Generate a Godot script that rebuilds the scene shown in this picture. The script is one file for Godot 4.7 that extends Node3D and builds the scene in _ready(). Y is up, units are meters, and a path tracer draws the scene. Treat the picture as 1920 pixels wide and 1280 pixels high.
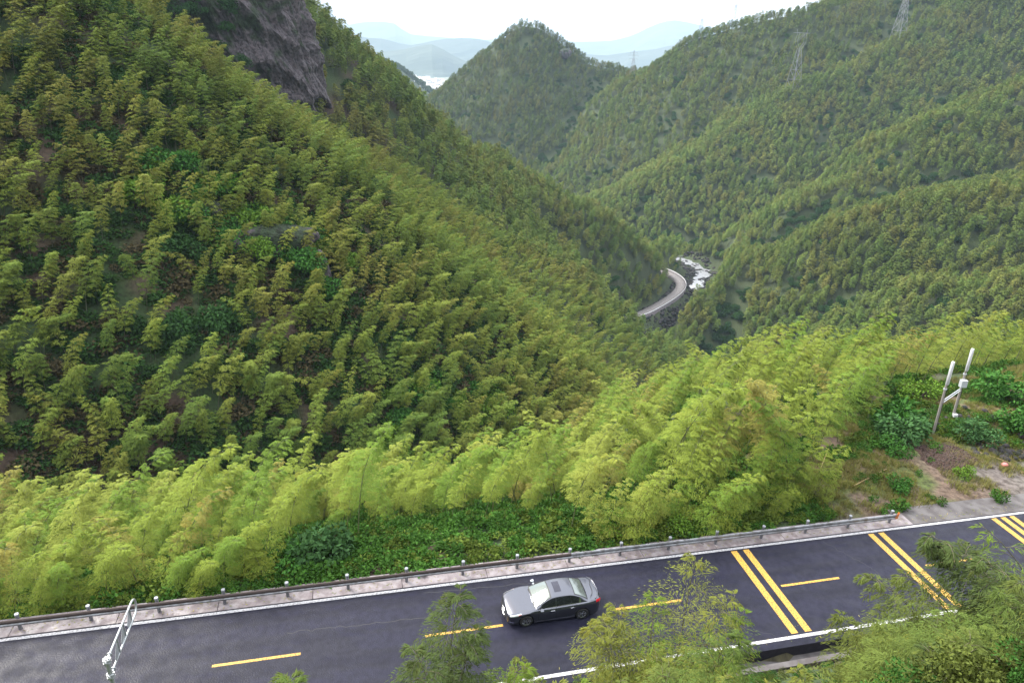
extends Node3D
# A valley road below bamboo hills. World: y up, metres. The road has its own straight frame:
# u runs along it to the right, v is up, w points from the valley side towards the hill above.

const RU := Vector3(0.97274, -0.02877, -0.2301)
const RV := Vector3(0.03448, 0.99919, 0.02083)
const RW := Vector3(0.22931, -0.02819, 0.97294)
const RO := Vector3(-6.738, 0.997, -25.11)
const EYE := Vector3(0, 28, 0)
const CANOPY := 9.0
const ROCK_BAND := Vector3(-40.5, -6.2, -103.0)
const CLIFF := Vector3(-94.0, 30.0, -246.0)
const CLIFF_R := Vector3(25, 52, 22)
const CLIFF_TURN := Vector3(0.25, 0.5, 0.30)

var names := {}
var rng := RandomNumberGenerator.new()
var n_low := FastNoiseLite.new()
var n_mid := FastNoiseLite.new()
var n_tone := FastNoiseLite.new()
var n_fine := FastNoiseLite.new()
var M := {}

# ------------------------------------------------------------------ helpers
func numbered(called: String) -> String:
	if not names.has(called):
		names[called] = 0
		return called
	names[called] += 1
	return "%s_%03d" % [called, names[called]]

func put(n: Node, parent: Node = null) -> void:
	(parent if parent else self).add_child(n, true)

func thing(called: String, label: String, category: String, at := Transform3D.IDENTITY, group := "") -> Node3D:
	var o := Node3D.new()
	o.name = numbered(called)
	o.transform = at
	put(o)
	tag(o, label, category, group)
	return o

func tag(o: Node, label: String, category := "", group := "", kind := "") -> void:
	if label: o.set_meta("label", label)
	if category: o.set_meta("category", category)
	if group: o.set_meta("group", group)
	if kind: o.set_meta("kind", kind)

func obj(called: String, mesh: Mesh, m: Material, parent: Node = null, at := Transform3D.IDENTITY) -> MeshInstance3D:
	var o := MeshInstance3D.new()
	o.name = numbered(called) if parent == null else called
	o.mesh = mesh
	if m: o.material_override = m
	o.transform = at
	put(o, parent)
	return o

func struct(called: String, mesh: Mesh, m: Material, at := Transform3D.IDENTITY) -> MeshInstance3D:
	var o := obj(called, mesh, m, null, at)
	o.set_meta("kind", "structure")
	return o

func lin(r: float, g: float, b: float) -> Color:
	return Color(r, g, b).linear_to_srgb()

func mat(c: Color, rough := 0.8, metal := 0.0) -> StandardMaterial3D:
	var m := StandardMaterial3D.new()
	m.albedo_color = c
	m.roughness = rough
	m.metallic = metal
	m.cull_mode = BaseMaterial3D.CULL_DISABLED
	return m

func leaf_mat(c: Color, back: float) -> StandardMaterial3D:
	var m := mat(c, 0.75)
	m.metallic_specular = 0.2
	m.vertex_color_use_as_albedo = true
	m.backlight_enabled = true
	m.backlight = Color(back, back, back * 0.75)
	return m

func noise_tex(seed_: int, freq: float, ramp: Array, size := 512, octaves := 5) -> NoiseTexture2D:
	var n := FastNoiseLite.new()
	n.seed = seed_
	n.frequency = freq
	n.fractal_octaves = octaves
	var t := NoiseTexture2D.new()
	t.width = size
	t.height = size
	t.seamless = true
	t.noise = n
	var g := Gradient.new()
	var off := PackedFloat32Array()
	var col := PackedColorArray()
	for e in ramp:
		off.append(e[0])
		col.append(e[1])
	g.offsets = off
	g.colors = col
	t.color_ramp = g
	return t

func bump_tex(seed_: int, freq: float, strength: float, size := 512) -> NoiseTexture2D:
	var n := FastNoiseLite.new()
	n.seed = seed_
	n.frequency = freq
	n.fractal_octaves = 5
	var t := NoiseTexture2D.new()
	t.width = size
	t.height = size
	t.seamless = true
	t.noise = n
	t.as_normal_map = true
	t.bump_strength = strength
	return t

func tri_map(m: StandardMaterial3D, scale_: float) -> void:
	m.uv1_triplanar = true
	m.uv1_world_triplanar = true
	m.uv1_scale = Vector3.ONE * scale_

func arrays(v: PackedVector3Array, idx: PackedInt32Array, col := PackedColorArray(), nor := PackedVector3Array()) -> ArrayMesh:
	var a := []
	a.resize(Mesh.ARRAY_MAX)
	a[Mesh.ARRAY_VERTEX] = v
	if idx.size(): a[Mesh.ARRAY_INDEX] = idx
	if col.size(): a[Mesh.ARRAY_COLOR] = col
	if nor.size(): a[Mesh.ARRAY_NORMAL] = nor
	var m := ArrayMesh.new()
	m.add_surface_from_arrays(Mesh.PRIMITIVE_TRIANGLES, a)
	return m

func st_new() -> SurfaceTool:
	var st := SurfaceTool.new()
	st.begin(Mesh.PRIMITIVE_TRIANGLES)
	st.set_smooth_group(-1)
	return st

func st_end(st: SurfaceTool) -> ArrayMesh:
	st.generate_normals()
	return st.commit()

func quad(st: SurfaceTool, a: Vector3, b: Vector3, c: Vector3, d: Vector3) -> void:
	for p in [a, b, c, a, c, d]:
		st.add_vertex(p)

# box with bevelled upright look: eight corners under a transform
func bx(st: SurfaceTool, t: Transform3D, s: Vector3) -> void:
	var h := s * 0.5
	var p := []
	for i in 8:
		p.append(t * Vector3(h.x * (1 if i & 1 else -1), h.y * (1 if i & 2 else -1), h.z * (1 if i & 4 else -1)))
	for f in [[0, 2, 3, 1], [4, 5, 7, 6], [0, 1, 5, 4], [2, 6, 7, 3], [0, 4, 6, 2], [1, 3, 7, 5]]:
		quad(st, p[f[0]], p[f[3]], p[f[2]], p[f[1]])

func box_mesh(s: Vector3, c := Vector3.ZERO) -> ArrayMesh:
	var st := st_new()
	bx(st, Transform3D(Basis.IDENTITY, c), s)
	return st_end(st)

func side_of(d: Vector3) -> Vector3:
	var up := Vector3.UP if absf(d.y) < 0.9 else Vector3.RIGHT
	return d.cross(up).normalized()

func tube(st: SurfaceTool, pts: PackedVector3Array, radii: PackedFloat32Array, sides := 8, caps := true) -> void:
	var rings := []
	var keep := Vector3.ZERO
	for i in pts.size():
		var d := (pts[mini(i + 1, pts.size() - 1)] - pts[maxi(i - 1, 0)]).normalized()
		var s := side_of(d) if keep == Vector3.ZERO else (keep - d * keep.dot(d)).normalized()
		keep = s
		var u := d.cross(s)
		var ring := []
		for k in sides:
			var a := TAU * k / sides
			ring.append(pts[i] + (s * cos(a) + u * sin(a)) * radii[i])
		rings.append(ring)
	st.set_smooth_group(0)
	for i in pts.size() - 1:
		for k in sides:
			var k2 := (k + 1) % sides
			quad(st, rings[i][k], rings[i][k2], rings[i + 1][k2], rings[i + 1][k])
	st.set_smooth_group(-1)
	if caps:
		for e in [0, pts.size() - 1]:
			for k in sides:
				st.add_vertex(pts[e])
				st.add_vertex(rings[e][(k + 1) % sides] if e > 0 else rings[e][k])
				st.add_vertex(rings[e][k] if e > 0 else rings[e][(k + 1) % sides])

func bar(st: SurfaceTool, a: Vector3, b: Vector3, r: float, sides := 8) -> void:
	tube(st, PackedVector3Array([a, b]), PackedFloat32Array([r, r]), sides)

func rd(u: float, v: float, w: float) -> Vector3:
	return RO + RU * u + RV * v + RW * w

func road_at(u: float, v: float, w: float) -> Transform3D:
	return Transform3D(Basis(RU, RV, RW), rd(u, v, w))

# ------------------------------------------------------------------ terrain
var ridges := [
	[0.92, 9.0, PackedVector3Array([Vector3(-330, 190, -120), Vector3(-220, 140, -135), Vector3(-140, 86, -135), Vector3(-85, 50, -132), Vector3(-80, 36, -155), Vector3(-69, 24, -182), Vector3(-57, 12, -204), Vector3(-42, -4, -224), Vector3(-19, -22, -242), Vector3(0, -42, -257), Vector3(21, -66, -274), Vector3(53, -96, -295), Vector3(82, -116, -314)])],
	[0.95, 16.0, PackedVector3Array([Vector3(-190, 130, -250), Vector3(-116, 67, -308), Vector3(-91, 37, -337), Vector3(-82, 20, -345), Vector3(-69, 7, -355), Vector3(-46, -5, -372), Vector3(-19, -18, -387), Vector3(10, -37, -399), Vector3(43, -55, -412), Vector3(76, -76, -423), Vector3(98, -93, -433)])],
	[1.00, 12.0, PackedVector3Array([Vector3(106, -98, -378), Vector3(125, -86, -406), Vector3(151, -77, -397), Vector3(185, -52, -383), Vector3(210, -38, -370), Vector3(254, -25, -347), Vector3(310, 1, -312), Vector3(400, 40, -270)])],
	[1.10, 12.0, PackedVector3Array([Vector3(141, -106, -480), Vector3(158, -90, -480), Vector3(199, -62, -480), Vector3(233, -44, -481), Vector3(269, -16, -491), Vector3(303, 0, -495), Vector3(347, 16, -502), Vector3(461, 67, -500), Vector3(600, 120, -500)])],
	[0.85, 12.0, PackedVector3Array([Vector3(62, -93, -637), Vector3(104, -79, -631), Vector3(153, -56, -642), Vector3(203, -29, -660), Vector3(255, 3, -684), Vector3(318, 27, -701), Vector3(367, 52, -711), Vector3(411, 80, -721), Vector3(525, 148, -731)])],
	[1.10, 12.0, PackedVector3Array([Vector3(44, -97, -769), Vector3(96, -75, -774), Vector3(136, -55, -778), Vector3(201, -30, -795), Vector3(257, 3, -821), Vector3(320, 54, -852), Vector3(358, 83, -869), Vector3(443, 141, -897)])],
	[0.85, 14.0, PackedVector3Array([Vector3(153, 17, -886), Vector3(195, 38, -857), Vector3(214, 57, -843), Vector3(248, 68, -823), Vector3(288, 78, -810), Vector3(311, 83, -801), Vector3(420, 110, -780), Vector3(560, 150, -760)])],
	[0.80, 4.0, PackedVector3Array([Vector3(-180, -95, -1000), Vector3(-112, -33, -993), Vector3(-65, 6, -997), Vector3(-18, 44, -999), Vector3(8, 70, -999), Vector3(22, 69, -999), Vector3(48, 54, -998), Vector3(91, 28, -985), Vector3(144, 12, -949), Vector3(157, 16, -906)])],
	[0.70, 12.0, PackedVector3Array([Vector3(144, 8, -935), Vector3(120, -8, -900), Vector3(100, -30, -870), Vector3(65, -62, -840), Vector3(10, -98, -805)])],
	[0.90, 18.0, PackedVector3Array([Vector3(126, -114, -360), Vector3(166, -94, -336), Vector3(200, -66, -305), Vector3(260, -36, -258)])],
]
var bench := [0.0, 0.0, 95.0, 26.0, 34.0, 40.0, 0.0, 0.0, 0.0, 0.0]
var stream_line := PackedVector3Array([Vector3(55, -125, -320), Vector3(75, -124, -360), Vector3(90, -123, -390), Vector3(107, -122, -410), Vector3(123, -121, -447), Vector3(139, -119, -486), Vector3(118, -117, -518), Vector3(73, -115, -535), Vector3(13, -112, -560)])
var lower_road := PackedVector3Array([Vector3(40, -110, -338), Vector3(54, -111, -350), Vector3(67, -112, -367), Vector3(81, -112, -381), Vector3(99, -112, -405), Vector3(109, -112, -424), Vector3(112, -112, -442), Vector3(107, -112, -460), Vector3(95, -112, -470)])

const GX := -345.0
const GZ := -1170.0
const GS := 5.0
const GNX := 200
const GNZ := 232
var grid := PackedFloat32Array()
var owner_of := PackedInt32Array()

func smax(a: float, b: float, k: float) -> float:
	return 0.5 * (a + b + sqrt((a - b) * (a - b) + k * k))

func hill_row(j: int) -> void:
	var z := GZ + j * GS
	for i in GNX:
		var x := GX + i * GS
		var h := -126.0
		var top := -127.0
		var who := -1
		var ri := -1
		for r in ridges:
			ri += 1
			var best := -1000.0
			var close := 1e12
			var behind := false
			var flat_y := -1000.0
			var s: float = r[0]
			var rr: float = r[1]
			var p: PackedVector3Array = r[2]
			for k in p.size() - 1:
				var a := p[k]
				var dx := p[k + 1].x - a.x
				var dz := p[k + 1].z - a.z
				var t := clampf(((x - a.x) * dx + (z - a.z) * dz) / (dx * dx + dz * dz), 0.0, 1.0)
				var ex := x - a.x - t * dx
				var ez := z - a.z - t * dz
				var sl := s
				var q2 := ex * ex + ez * ez
				var dd := sqrt(q2 + rr * rr) - rr
				var yk := a.y + t * (p[k + 1].y - a.y) - CANOPY
				var v := yk - sl * dd
				if v > best: best = v
				if q2 < close:
					close = q2
					behind = dx * (z - a.z) - dz * (x - a.x) < 0.0
					flat_y = yk - 0.16 * dd - 1.1 * maxf(0.0, dd - bench[ri])
			if bench[ri] > 0.0 and behind and flat_y > best: best = flat_y
			if best > top:
				top = best
				who = ri
			h = smax(h, best, 6.0)
		var amp := clampf((sqrt(x * x + z * z) - 70.0) / 120.0, 0.0, 1.0)
		h += amp * ((n_low.get_noise_2d(x, z) - 0.2) * 6.0 + n_mid.get_noise_2d(x, z) * 2.0)
		h -= 16.0 * (1.0 - smoothstep(48.0, 84.0, sqrt(x * x + z * z)))
		grid[j * GNX + i] = h
		owner_of[j * GNX + i] = who

func hills(x: float, z: float) -> float:
	var fx := clampf((x - GX) / GS, 0.0, GNX - 1.001)
	var fz := clampf((z - GZ) / GS, 0.0, GNZ - 1.001)
	var i := int(fx)
	var j := int(fz)
	fx -= i
	fz -= j
	var k := j * GNX + i
	return (grid[k] * (1.0 - fx) + grid[k + 1] * fx) * (1.0 - fz) + (grid[k + GNX] * (1.0 - fx) + grid[k + GNX + 1] * fx) * fz

func lut(x: float, xs: Array, ys: Array) -> float:
	for i in range(1, xs.size()):
		if x < xs[i]:
			return lerpf(ys[i - 1], ys[i], (x - xs[i - 1]) / (xs[i] - xs[i - 1]))
	var n := xs.size()
	return ys[n - 1] + (x - xs[n - 1]) * 0.8

func road_uw(x: float, z: float) -> Vector2:
	var dx := x - RO.x
	var dz := z - RO.z
	return Vector2(dx * RU.x + dz * RU.z, dx * RW.x + dz * RW.z)

func near(x: float, z: float) -> float:
	var q := road_uw(x, z)
	var u := q.x
	var w := q.y
	var yr := RO.y + RU.y * u + RW.y * clampf(w, -6.0, 6.0)
	if w > 0.0:
		var c := maxf(0.0, w - 4.75)
		var up := lut(c, [0.0, 0.8, 14.0, 20.0, 40.0, 90.0], [0.0, 0.7, 16.5, 25.0, 33.0, 60.0])
		var bed := -0.3 - 0.75 * smoothstep(3.8, 4.0, w) * (1.0 - smoothstep(4.7, 5.2, w))
		return yr + bed + up + (n_fine.get_noise_2d(x, z) * 0.5 if c > 1.0 else 0.0)
	var d := maxf(0.0, -w - 4.55)
	var kl := 1.0 - smoothstep(-20.0, -6.0, u)
	var kr := smoothstep(18.0, 38.0, u)
	var km := 1.0 - kl - kr
	var fl := lut(d, [0.0, 0.6, 10.0, 25.0, 45.0, 70.0, 140.0], [0.2, 0.7, 8.5, 16.0, 29.0, 52.0, 112.0]) if kl > 0.0 else 0.0
	var fm := lut(d, [0.0, 5.0, 12.0, 22.0, 40.0, 55.0, 75.0, 140.0], [0.2, 1.4, 6.0, 14.0, 25.0, 36.0, 52.0, 106.0]) if km > 0.0 else 0.0
	var fr := lut(d, [0.0, 12.0, 22.0, 35.0, 50.0, 75.0, 140.0], [0.05, 0.3, 2.5, 10.0, 20.0, 42.0, 95.0]) if kr > 0.0 else 0.0
	var rise := smoothstep(46.0, 66.0, u) * 2.2 * smoothstep(2.0, 11.0, d) * (1.0 - smoothstep(16.0, 30.0, d))
	var rough := clampf((d - 0.8) / 4.0, 0.0, 1.0) * n_fine.get_noise_2d(x, z) * 0.55
	var bed2 := 0.3 * (1.0 - smoothstep(0.0, 0.4, d))
	return yr - kl * fl - km * fm - kr * fr + rise + rough - bed2

func poly_near(x: float, z: float, p: PackedVector3Array) -> Vector2:
	var best := 1e9
	var y := 0.0
	for k in p.size() - 1:
		var a := p[k]
		var dx := p[k + 1].x - a.x
		var dz := p[k + 1].z - a.z
		var t := clampf(((x - a.x) * dx + (z - a.z) * dz) / (dx * dx + dz * dz), 0.0, 1.0)
		var ex := x - a.x - t * dx
		var ez := z - a.z - t * dz
		var d := sqrt(ex * ex + ez * ez)
		if d < best:
			best = d
			y = lerpf(a.y, p[k + 1].y, t)
	return Vector2(best, y)

func ground(x: float, z: float) -> float:
	var h := hills(x, z)
	if z > -320.0 and absf(x) < 260.0:
		var q := near(x, z)
		h = q if (z > -40.0 and q > h - 3.0) else maxf(h, q)
		if road_uw(x, z).y > -4.6: h = q
	if x > -40.0 and x < 190.0 and z < -240.0 and z > -720.0:
		var s := poly_near(x, z, stream_line)
		h = minf(h, s.y + maxf(0.0, s.x - 10.0) * 1.1 + maxf(0.0, s.x - 20.0) * 4.0)
		if z > -520.0:
			var r := poly_near(x, z, lower_road)
			if r.x < 40.0:
				var e := maxf(0.0, r.x - 5.0)
				h = clampf(h, r.y - 1.6 - e * 1.2, r.y - 1.6 + e * 1.5)
	return h

func graded(lo: float, fine0: float, fine1: float, hi: float, step0: float, step1: float) -> PackedFloat32Array:
	var out := PackedFloat32Array()
	var p := fine0
	var s := step0
	var left := []
	while p > lo:
		s = minf(step1, s * 1.06)
		p -= s
		left.append(p)
	left.reverse()
	for e in left: out.append(e)
	p = fine0
	while p < fine1:
		out.append(p)
		p += step0
	s = step0
	while p < hi:
		out.append(p)
		s = minf(step1, s * 1.06)
		p += s
	out.append(hi)
	return out

func build_terrain() -> void:
	grid.resize(GNX * GNZ)
	owner_of.resize(GNX * GNZ)
	var id := WorkerThreadPool.add_group_task(hill_row, GNZ)
	WorkerThreadPool.wait_for_group_task_completion(id)
	var xs := graded(-340.0, -48.0, 72.0, 640.0, 0.8, 6.0)
	var zs := graded(-1160.0, -95.0, 6.0, 40.0, 0.8, 6.0)
	var nx := xs.size()
	var nz := zs.size()
	var v := PackedVector3Array()
	var c := PackedColorArray()
	var ix := PackedInt32Array()
	for z in zs:
		for x in xs:
			var y := ground(x, z)
			if z <= -1159.0 or x >= 639.0 or x <= -339.0: y = -170.0
			v.append(Vector3(x, y, z))
			var t := n_tone.get_noise_2d(x * 3.0, z * 3.0) * 0.5 + 0.5
			var g := n_mid.get_noise_2d(x * 2.2 + 300.0, z * 2.2) * 0.5 + 0.5
			var earth := Color(0.075, 0.050, 0.036).lerp(Color(0.12, 0.085, 0.06), t)
			var col := earth.lerp(Color(0.035, 0.06, 0.016), smoothstep(0.30, 0.52, g) if z > -320.0 else 0.75 + 0.25 * g)
			if z > -80.0:
				var q := road_uw(x, z)
				var cl := smoothstep(26.0, 34.0, q.x) * smoothstep(-24.0, -18.0, q.y) * (1.0 - smoothstep(-5.0, -4.0, q.y))
				var litter := Color(0.1343, 0.0909, 0.0672).lerp(Color(0.0790, 0.1027, 0.0237), smoothstep(0.45, 0.6, n_fine.get_noise_2d(x * 2.0, z * 2.0) * 0.5 + 0.5))
				var apron := smoothstep(41.0, 48.0, q.x + n_fine.get_noise_2d(x, z) * 4.0) * smoothstep(-11.0, -8.0, q.y + n_fine.get_noise_2d(z, x) * 2.0)
				litter = litter.lerp(Color(0.1343, 0.1145, 0.1106), apron)
				col = col.lerp(litter, cl)
			c.append(col)
	for j in nz - 1:
		for i in nx - 1:
			var k := j * nx + i
			ix.append_array([k, k + 1, k + nx, k + 1, k + nx + 1, k + nx])
	var m := mat(Color.WHITE, 0.95)
	m.vertex_color_use_as_albedo = true
	m.albedo_texture = noise_tex(4, 0.008, [[0.2, Color(0.6, 0.57, 0.55)], [0.5, Color(0.85, 0.85, 0.83)], [0.8, Color(1, 1, 1)]], 1024, 6)
	m.normal_enabled = true
	m.normal_texture = bump_tex(5, 0.03, 5.0)
	tri_map(m, 0.2)
	var nor := PackedVector3Array()
	nor.resize(v.size())
	for j in nz:
		for i in nx:
			var a := v[j * nx + mini(i + 1, nx - 1)] - v[j * nx + maxi(i - 1, 0)]
			var b := v[mini(j + 1, nz - 1) * nx + i] - v[maxi(j - 1, 0) * nx + i]
			nor[j * nx + i] = b.cross(a).normalized()
	var o := struct("ground", arrays(v, ix, c, nor), m)
	tag(o, "brown litter covered valley sides under the bamboo and down to the stream")
	print("terrain ", nx, "x", nz)

# ------------------------------------------------------------------ plants
# A bamboo culm with arching tip; returns [culm mesh, foliage mesh]
func bamboo(seed_: int, h: float, arch: float, from: float, blen: float, nb: int, per: int, ll: float, lw: float, two: bool, culm_sides := 5, dryness := 0.0, tier := 1, cone := 0.0) -> Array:
	var r := RandomNumberGenerator.new()
	r.seed = seed_
	var pts := PackedVector3Array()
	var rad := PackedFloat32Array()
	var dirs := PackedVector3Array()
	var n := 14
	var p := Vector3.ZERO
	for i in n + 1:
		var t := float(i) / n
		pts.append(p)
		rad.append(maxf(0.004, 0.0052 * h * (1.0 - 0.92 * t)))
		var a := arch * (0.08 + 0.92 * t * t * t)
		var d := Vector3(sin(a), cos(a), 0.0)
		dirs.append(d)
		p += d * (h / n)
	var st := st_new()
	tube(st, pts, rad, culm_sides, false)
	var v := PackedVector3Array()
	var c := PackedColorArray()
	for b in nb:
		var s := (b + r.randf()) / nb
		if tier > 1: s = (floorf(float(b) / tier) + 0.5 + r.randf_range(-0.16, 0.16)) / ceilf(float(nb) / tier)
		var t := lerpf(from, 0.995, s)
		var f := t * n
		var k := mini(int(f), n - 1)
		var base := pts[k].lerp(pts[k + 1], f - k)
		var cd := dirs[k]
		var az := b * 2.39996 + r.randf_range(-0.5, 0.5)
		var out := Vector3(cos(az), 0.0, sin(az))
		var lift := (out * 0.8 + cd * 0.62).normalized()
		var shape := (0.5 + 0.5 * sin(PI * clampf(s * 0.9 + 0.12, 0.0, 1.0))) * (1.0 - 0.6 * smoothstep(0.72, 1.0, s))
		shape = lerpf(shape, (1.0 - 0.78 * pow(s, 1.2)) * (0.55 + 0.45 * smoothstep(0.0, 0.18, s)), cone)
		var L := blen * shape * r.randf_range(0.75, 1.15)
		var droop := r.randf_range(0.45, 0.75)
		var tone := r.randf_range(0.82, 1.18)
		var warm := r.randf()
		var prev := base
		if two:
			var bp := PackedVector3Array()
			var br := PackedFloat32Array()
			for e in 4:
				var q := e / 3.0
				bp.append(base + lift * L * q + Vector3.DOWN * L * droop * q * q)
				br.append(0.009 * (1.0 - 0.8 * q))
			tube(st, bp, br, 3, false)
		for e in per:
			var q := lerpf(0.18, 1.0, (e + r.randf()) / per)
			var pos := base + lift * L * q + Vector3.DOWN * L * droop * q * q
			var ax := (lift + Vector3.DOWN * 2.0 * droop * q).normalized()
			var sd := side_of(ax)
			var sg := 1.0 if r.randf() < 0.5 else -1.0
			pos += sd * sg * r.randf() * L * 0.34 * sin(PI * clampf(q * 0.9, 0.05, 1.0)) + Vector3(0, r.randf_range(-0.04, 0.02) * L, 0)
			var ld := (ax * r.randf_range(0.5, 1.0) + sd * sg * r.randf_range(0.15, 0.8) + Vector3(0, r.randf_range(-0.5, 0.1), 0)).normalized()
			var wd := (ld.cross(Vector3.UP) + Vector3(0, r.randf_range(-0.5, 0.5), 0) + ld.cross(Vector3.UP).cross(ld) * r.randf_range(-0.3, 0.3)).normalized()
			var l := ll * r.randf_range(0.7, 1.25)
			var ww := wd * lw * r.randf_range(0.7, 1.25) * 0.5
			var tip := pos + ld * l
			var tn := tone * r.randf_range(0.85, 1.15)
			var col := Color(tn, tn, tn)
			if r.randf() < dryness: col = Color(tn * 1.5, tn * 1.08, tn * 0.9)
			elif warm > 0.8: col = Color(tn * 1.12, tn, tn * 0.9)
			if two:
				var mid := pos + ld * l * 0.38
				v.append_array([pos, mid + ww, tip, pos, tip, mid - ww])
				for z in 6: c.append(col)
			else:
				v.append_array([pos + ww, tip, pos - ww])
				for z in 3: c.append(col)
	return [st_end(st), arrays(v, PackedInt32Array(), c)]

# rounded broadleaf crown: leaves on several lumps; returns [stem, foliage]
func shrub(seed_: int, rad: float, lumps: int, leaves: int, ls: float) -> Array:
	var r := RandomNumberGenerator.new()
	r.seed = seed_
	var st := st_new()
	var v := PackedVector3Array()
	var c := PackedColorArray()
	for k in lumps:
		var a := r.randf() * TAU
		var e := sqrt(r.randf()) * rad * 0.75
		var lr := rad * r.randf_range(0.32, 0.58)
		var ctr := Vector3(cos(a) * e, rad * r.randf_range(0.45, 1.05) * (1.0 - 0.3 * e / rad), sin(a) * e)
		tube(st, PackedVector3Array([Vector3.ZERO, ctr * 0.5 + Vector3(0, 0.1 * rad, 0), ctr]), PackedFloat32Array([rad * 0.05, rad * 0.035, rad * 0.012]), 5, false)
		var tone := r.randf_range(0.75, 1.25)
		for i in leaves:
			var d := Vector3(r.randfn(), r.randfn() * 0.9 + 0.25, r.randfn()).normalized()
			var pos := ctr + d * lr * r.randf_range(0.72, 1.05) * Vector3(1, 0.8, 1)
			var ld := (d + Vector3(r.randfn(), r.randfn() - 0.6, r.randfn()) * 0.6).normalized()
			var wd := ld.cross(d + Vector3(r.randfn(), r.randfn(), r.randfn()) * 0.35).normalized() * ls * 0.27
			var l := ls * r.randf_range(0.7, 1.2)
			var mid := pos + ld * l * 0.45
			var tn := tone * r.randf_range(0.8, 1.2)
			v.append_array([pos, mid + wd, pos + ld * l, pos, pos + ld * l, mid - wd])
			for z in 6: c.append(Color(tn, tn, tn * 0.95))
	return [st_end(st), arrays(v, PackedInt32Array(), c)]

func field(called: String, mesh: Mesh, m: Material, at: Array, cols: PackedColorArray, parent: Node = null) -> MultiMeshInstance3D:
	var mm := MultiMesh.new()
	mm.transform_format = MultiMesh.TRANSFORM_3D
	mm.use_colors = cols.size() > 0
	mm.mesh = mesh
	mm.instance_count = at.size()
	for i in at.size():
		mm.set_instance_transform(i, at[i])
		if cols.size(): mm.set_instance_color(i, cols[i])
	var o := MultiMeshInstance3D.new()
	o.name = numbered(called) if parent == null else called
	o.multimesh = mm
	o.material_override = m
	o.set_meta("kind", "stuff")
	put(o, parent)
	return o

# could a point a little above the canopy be seen from about the camera's place?
func seen(p: Vector3, slack: float) -> bool:
	var d := EYE - p
	var L := Vector2(d.x, d.z).length()
	var s := 14.0
	while s < L - 60.0:
		var q := p + d * (s / L)
		if hills(q.x, q.z) > q.y + slack: return false
		s += maxf(6.0, s * 0.06)
	return true

func in_frame(p: Vector3, margin: float) -> bool:
	var a := Vector2(p.x, -p.z)
	return p.z < 0.0 and absf(p.x) < -p.z * 0.80 + margin

# ------------------------------------------------------------------ car
func prof(x: float, xs: Array, ys: Array) -> float:
	if x <= xs[0]: return ys[0]
	for i in range(1, xs.size()):
		if x < xs[i]:
			var t: float = (x - xs[i - 1]) / (xs[i] - xs[i - 1])
			var m0: float = (ys[i] - ys[maxi(i - 2, 0)]) / maxf(0.001, xs[i] - xs[maxi(i - 2, 0)]) * (xs[i] - xs[i - 1])
			var m1: float = (ys[mini(i + 1, xs.size() - 1)] - ys[i - 1]) / maxf(0.001, xs[mini(i + 1, xs.size() - 1)] - xs[i - 1]) * (xs[i] - xs[i - 1])
			return (2 * t * t * t - 3 * t * t + 1) * ys[i - 1] + (t * t * t - 2 * t * t + t) * m0 + (3 * t * t - 2 * t * t * t) * ys[i] + (t * t * t - t * t) * m1
	return ys[ys.size() - 1]

const AXF := -1.45
const AXR := 1.43

func car_w(x: float) -> float:
	return prof(x, [-2.42, -2.36, -2.22, -2.0, -1.5, -0.9, 0.0, 1.0, 1.7, 2.1, 2.3, 2.42], [0.50, 0.68, 0.82, 0.885, 0.925, 0.93, 0.93, 0.93, 0.92, 0.87, 0.80, 0.66])

func car_t(x: float) -> float:
	return prof(x, [-2.42, -2.34, -2.2, -1.9, -1.4, -0.95, 0.0, 1.0, 1.6, 2.0, 2.3, 2.42], [0.60, 0.68, 0.74, 0.81, 0.89, 0.95, 0.97, 1.01, 1.04, 1.06, 1.07, 0.99])

func car_b(x: float) -> float:
	var b := prof(x, [-2.42, -2.3, -2.0, 2.0, 2.3, 2.42], [0.34, 0.22, 0.20, 0.22, 0.28, 0.40])
	for ax in [AXF, AXR]:
		var d := absf(x - ax)
		if d < 0.385: b = maxf(b, 0.33 + sqrt(0.385 * 0.385 - d * d))
	return b

func car_roof(x: float) -> float:
	return prof(x, [-1.08, -0.6, -0.2, 0.15, 0.55, 0.95, 1.35, 1.78], [0.95, 1.22, 1.395, 1.455, 1.465, 1.43, 1.29, 1.06])

# point on the car's skin: part 0 body side and top, part 1 cabin; s runs from the bottom or belt to the centre line
func skin(part: int, x: float, s: float) -> Vector3:
	var w := car_w(x)
	var t := car_t(x)
	if part == 0:
		var b := car_b(x)
		var ys := [0.0, 0.25, 0.55, 0.78, 0.93, 1.0, 1.0, 1.0]
		var zs := [0.965, 0.99, 1.0, 0.985, 0.94, 0.86, 0.45, 0.0]
		var k := mini(int(s * 7.0), 6)
		var f := s * 7.0 - k
		var y: float = lerpf(b, t, lerpf(ys[k], ys[k + 1], f))
		var z: float = lerpf(zs[k], zs[k + 1], f)
		var crown := 0.045 * (1.0 - z * z) if s > 0.6 else 0.0
		return Vector3(x, y + crown * clampf((s - 0.6) * 4.0, 0.0, 1.0), z * w)
	var top := maxf(car_roof(x), t + 0.02)
	var hw := lerpf(w * 0.84, 0.60, clampf((top - t) / 0.45, 0.0, 1.0))
	if s < 1.0:
		var bulge := 0.03 * sin(PI * s)
		return Vector3(x, lerpf(t - 0.03, top - 0.05, s), lerpf(w * 0.885, hw, s) + bulge)
	var q := s - 1.0
	return Vector3(x, top - 0.05 * (1.0 - q) * (1.0 - q) * (1.0 - q) + 0.03 * q, hw * (1.0 - q))

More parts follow.
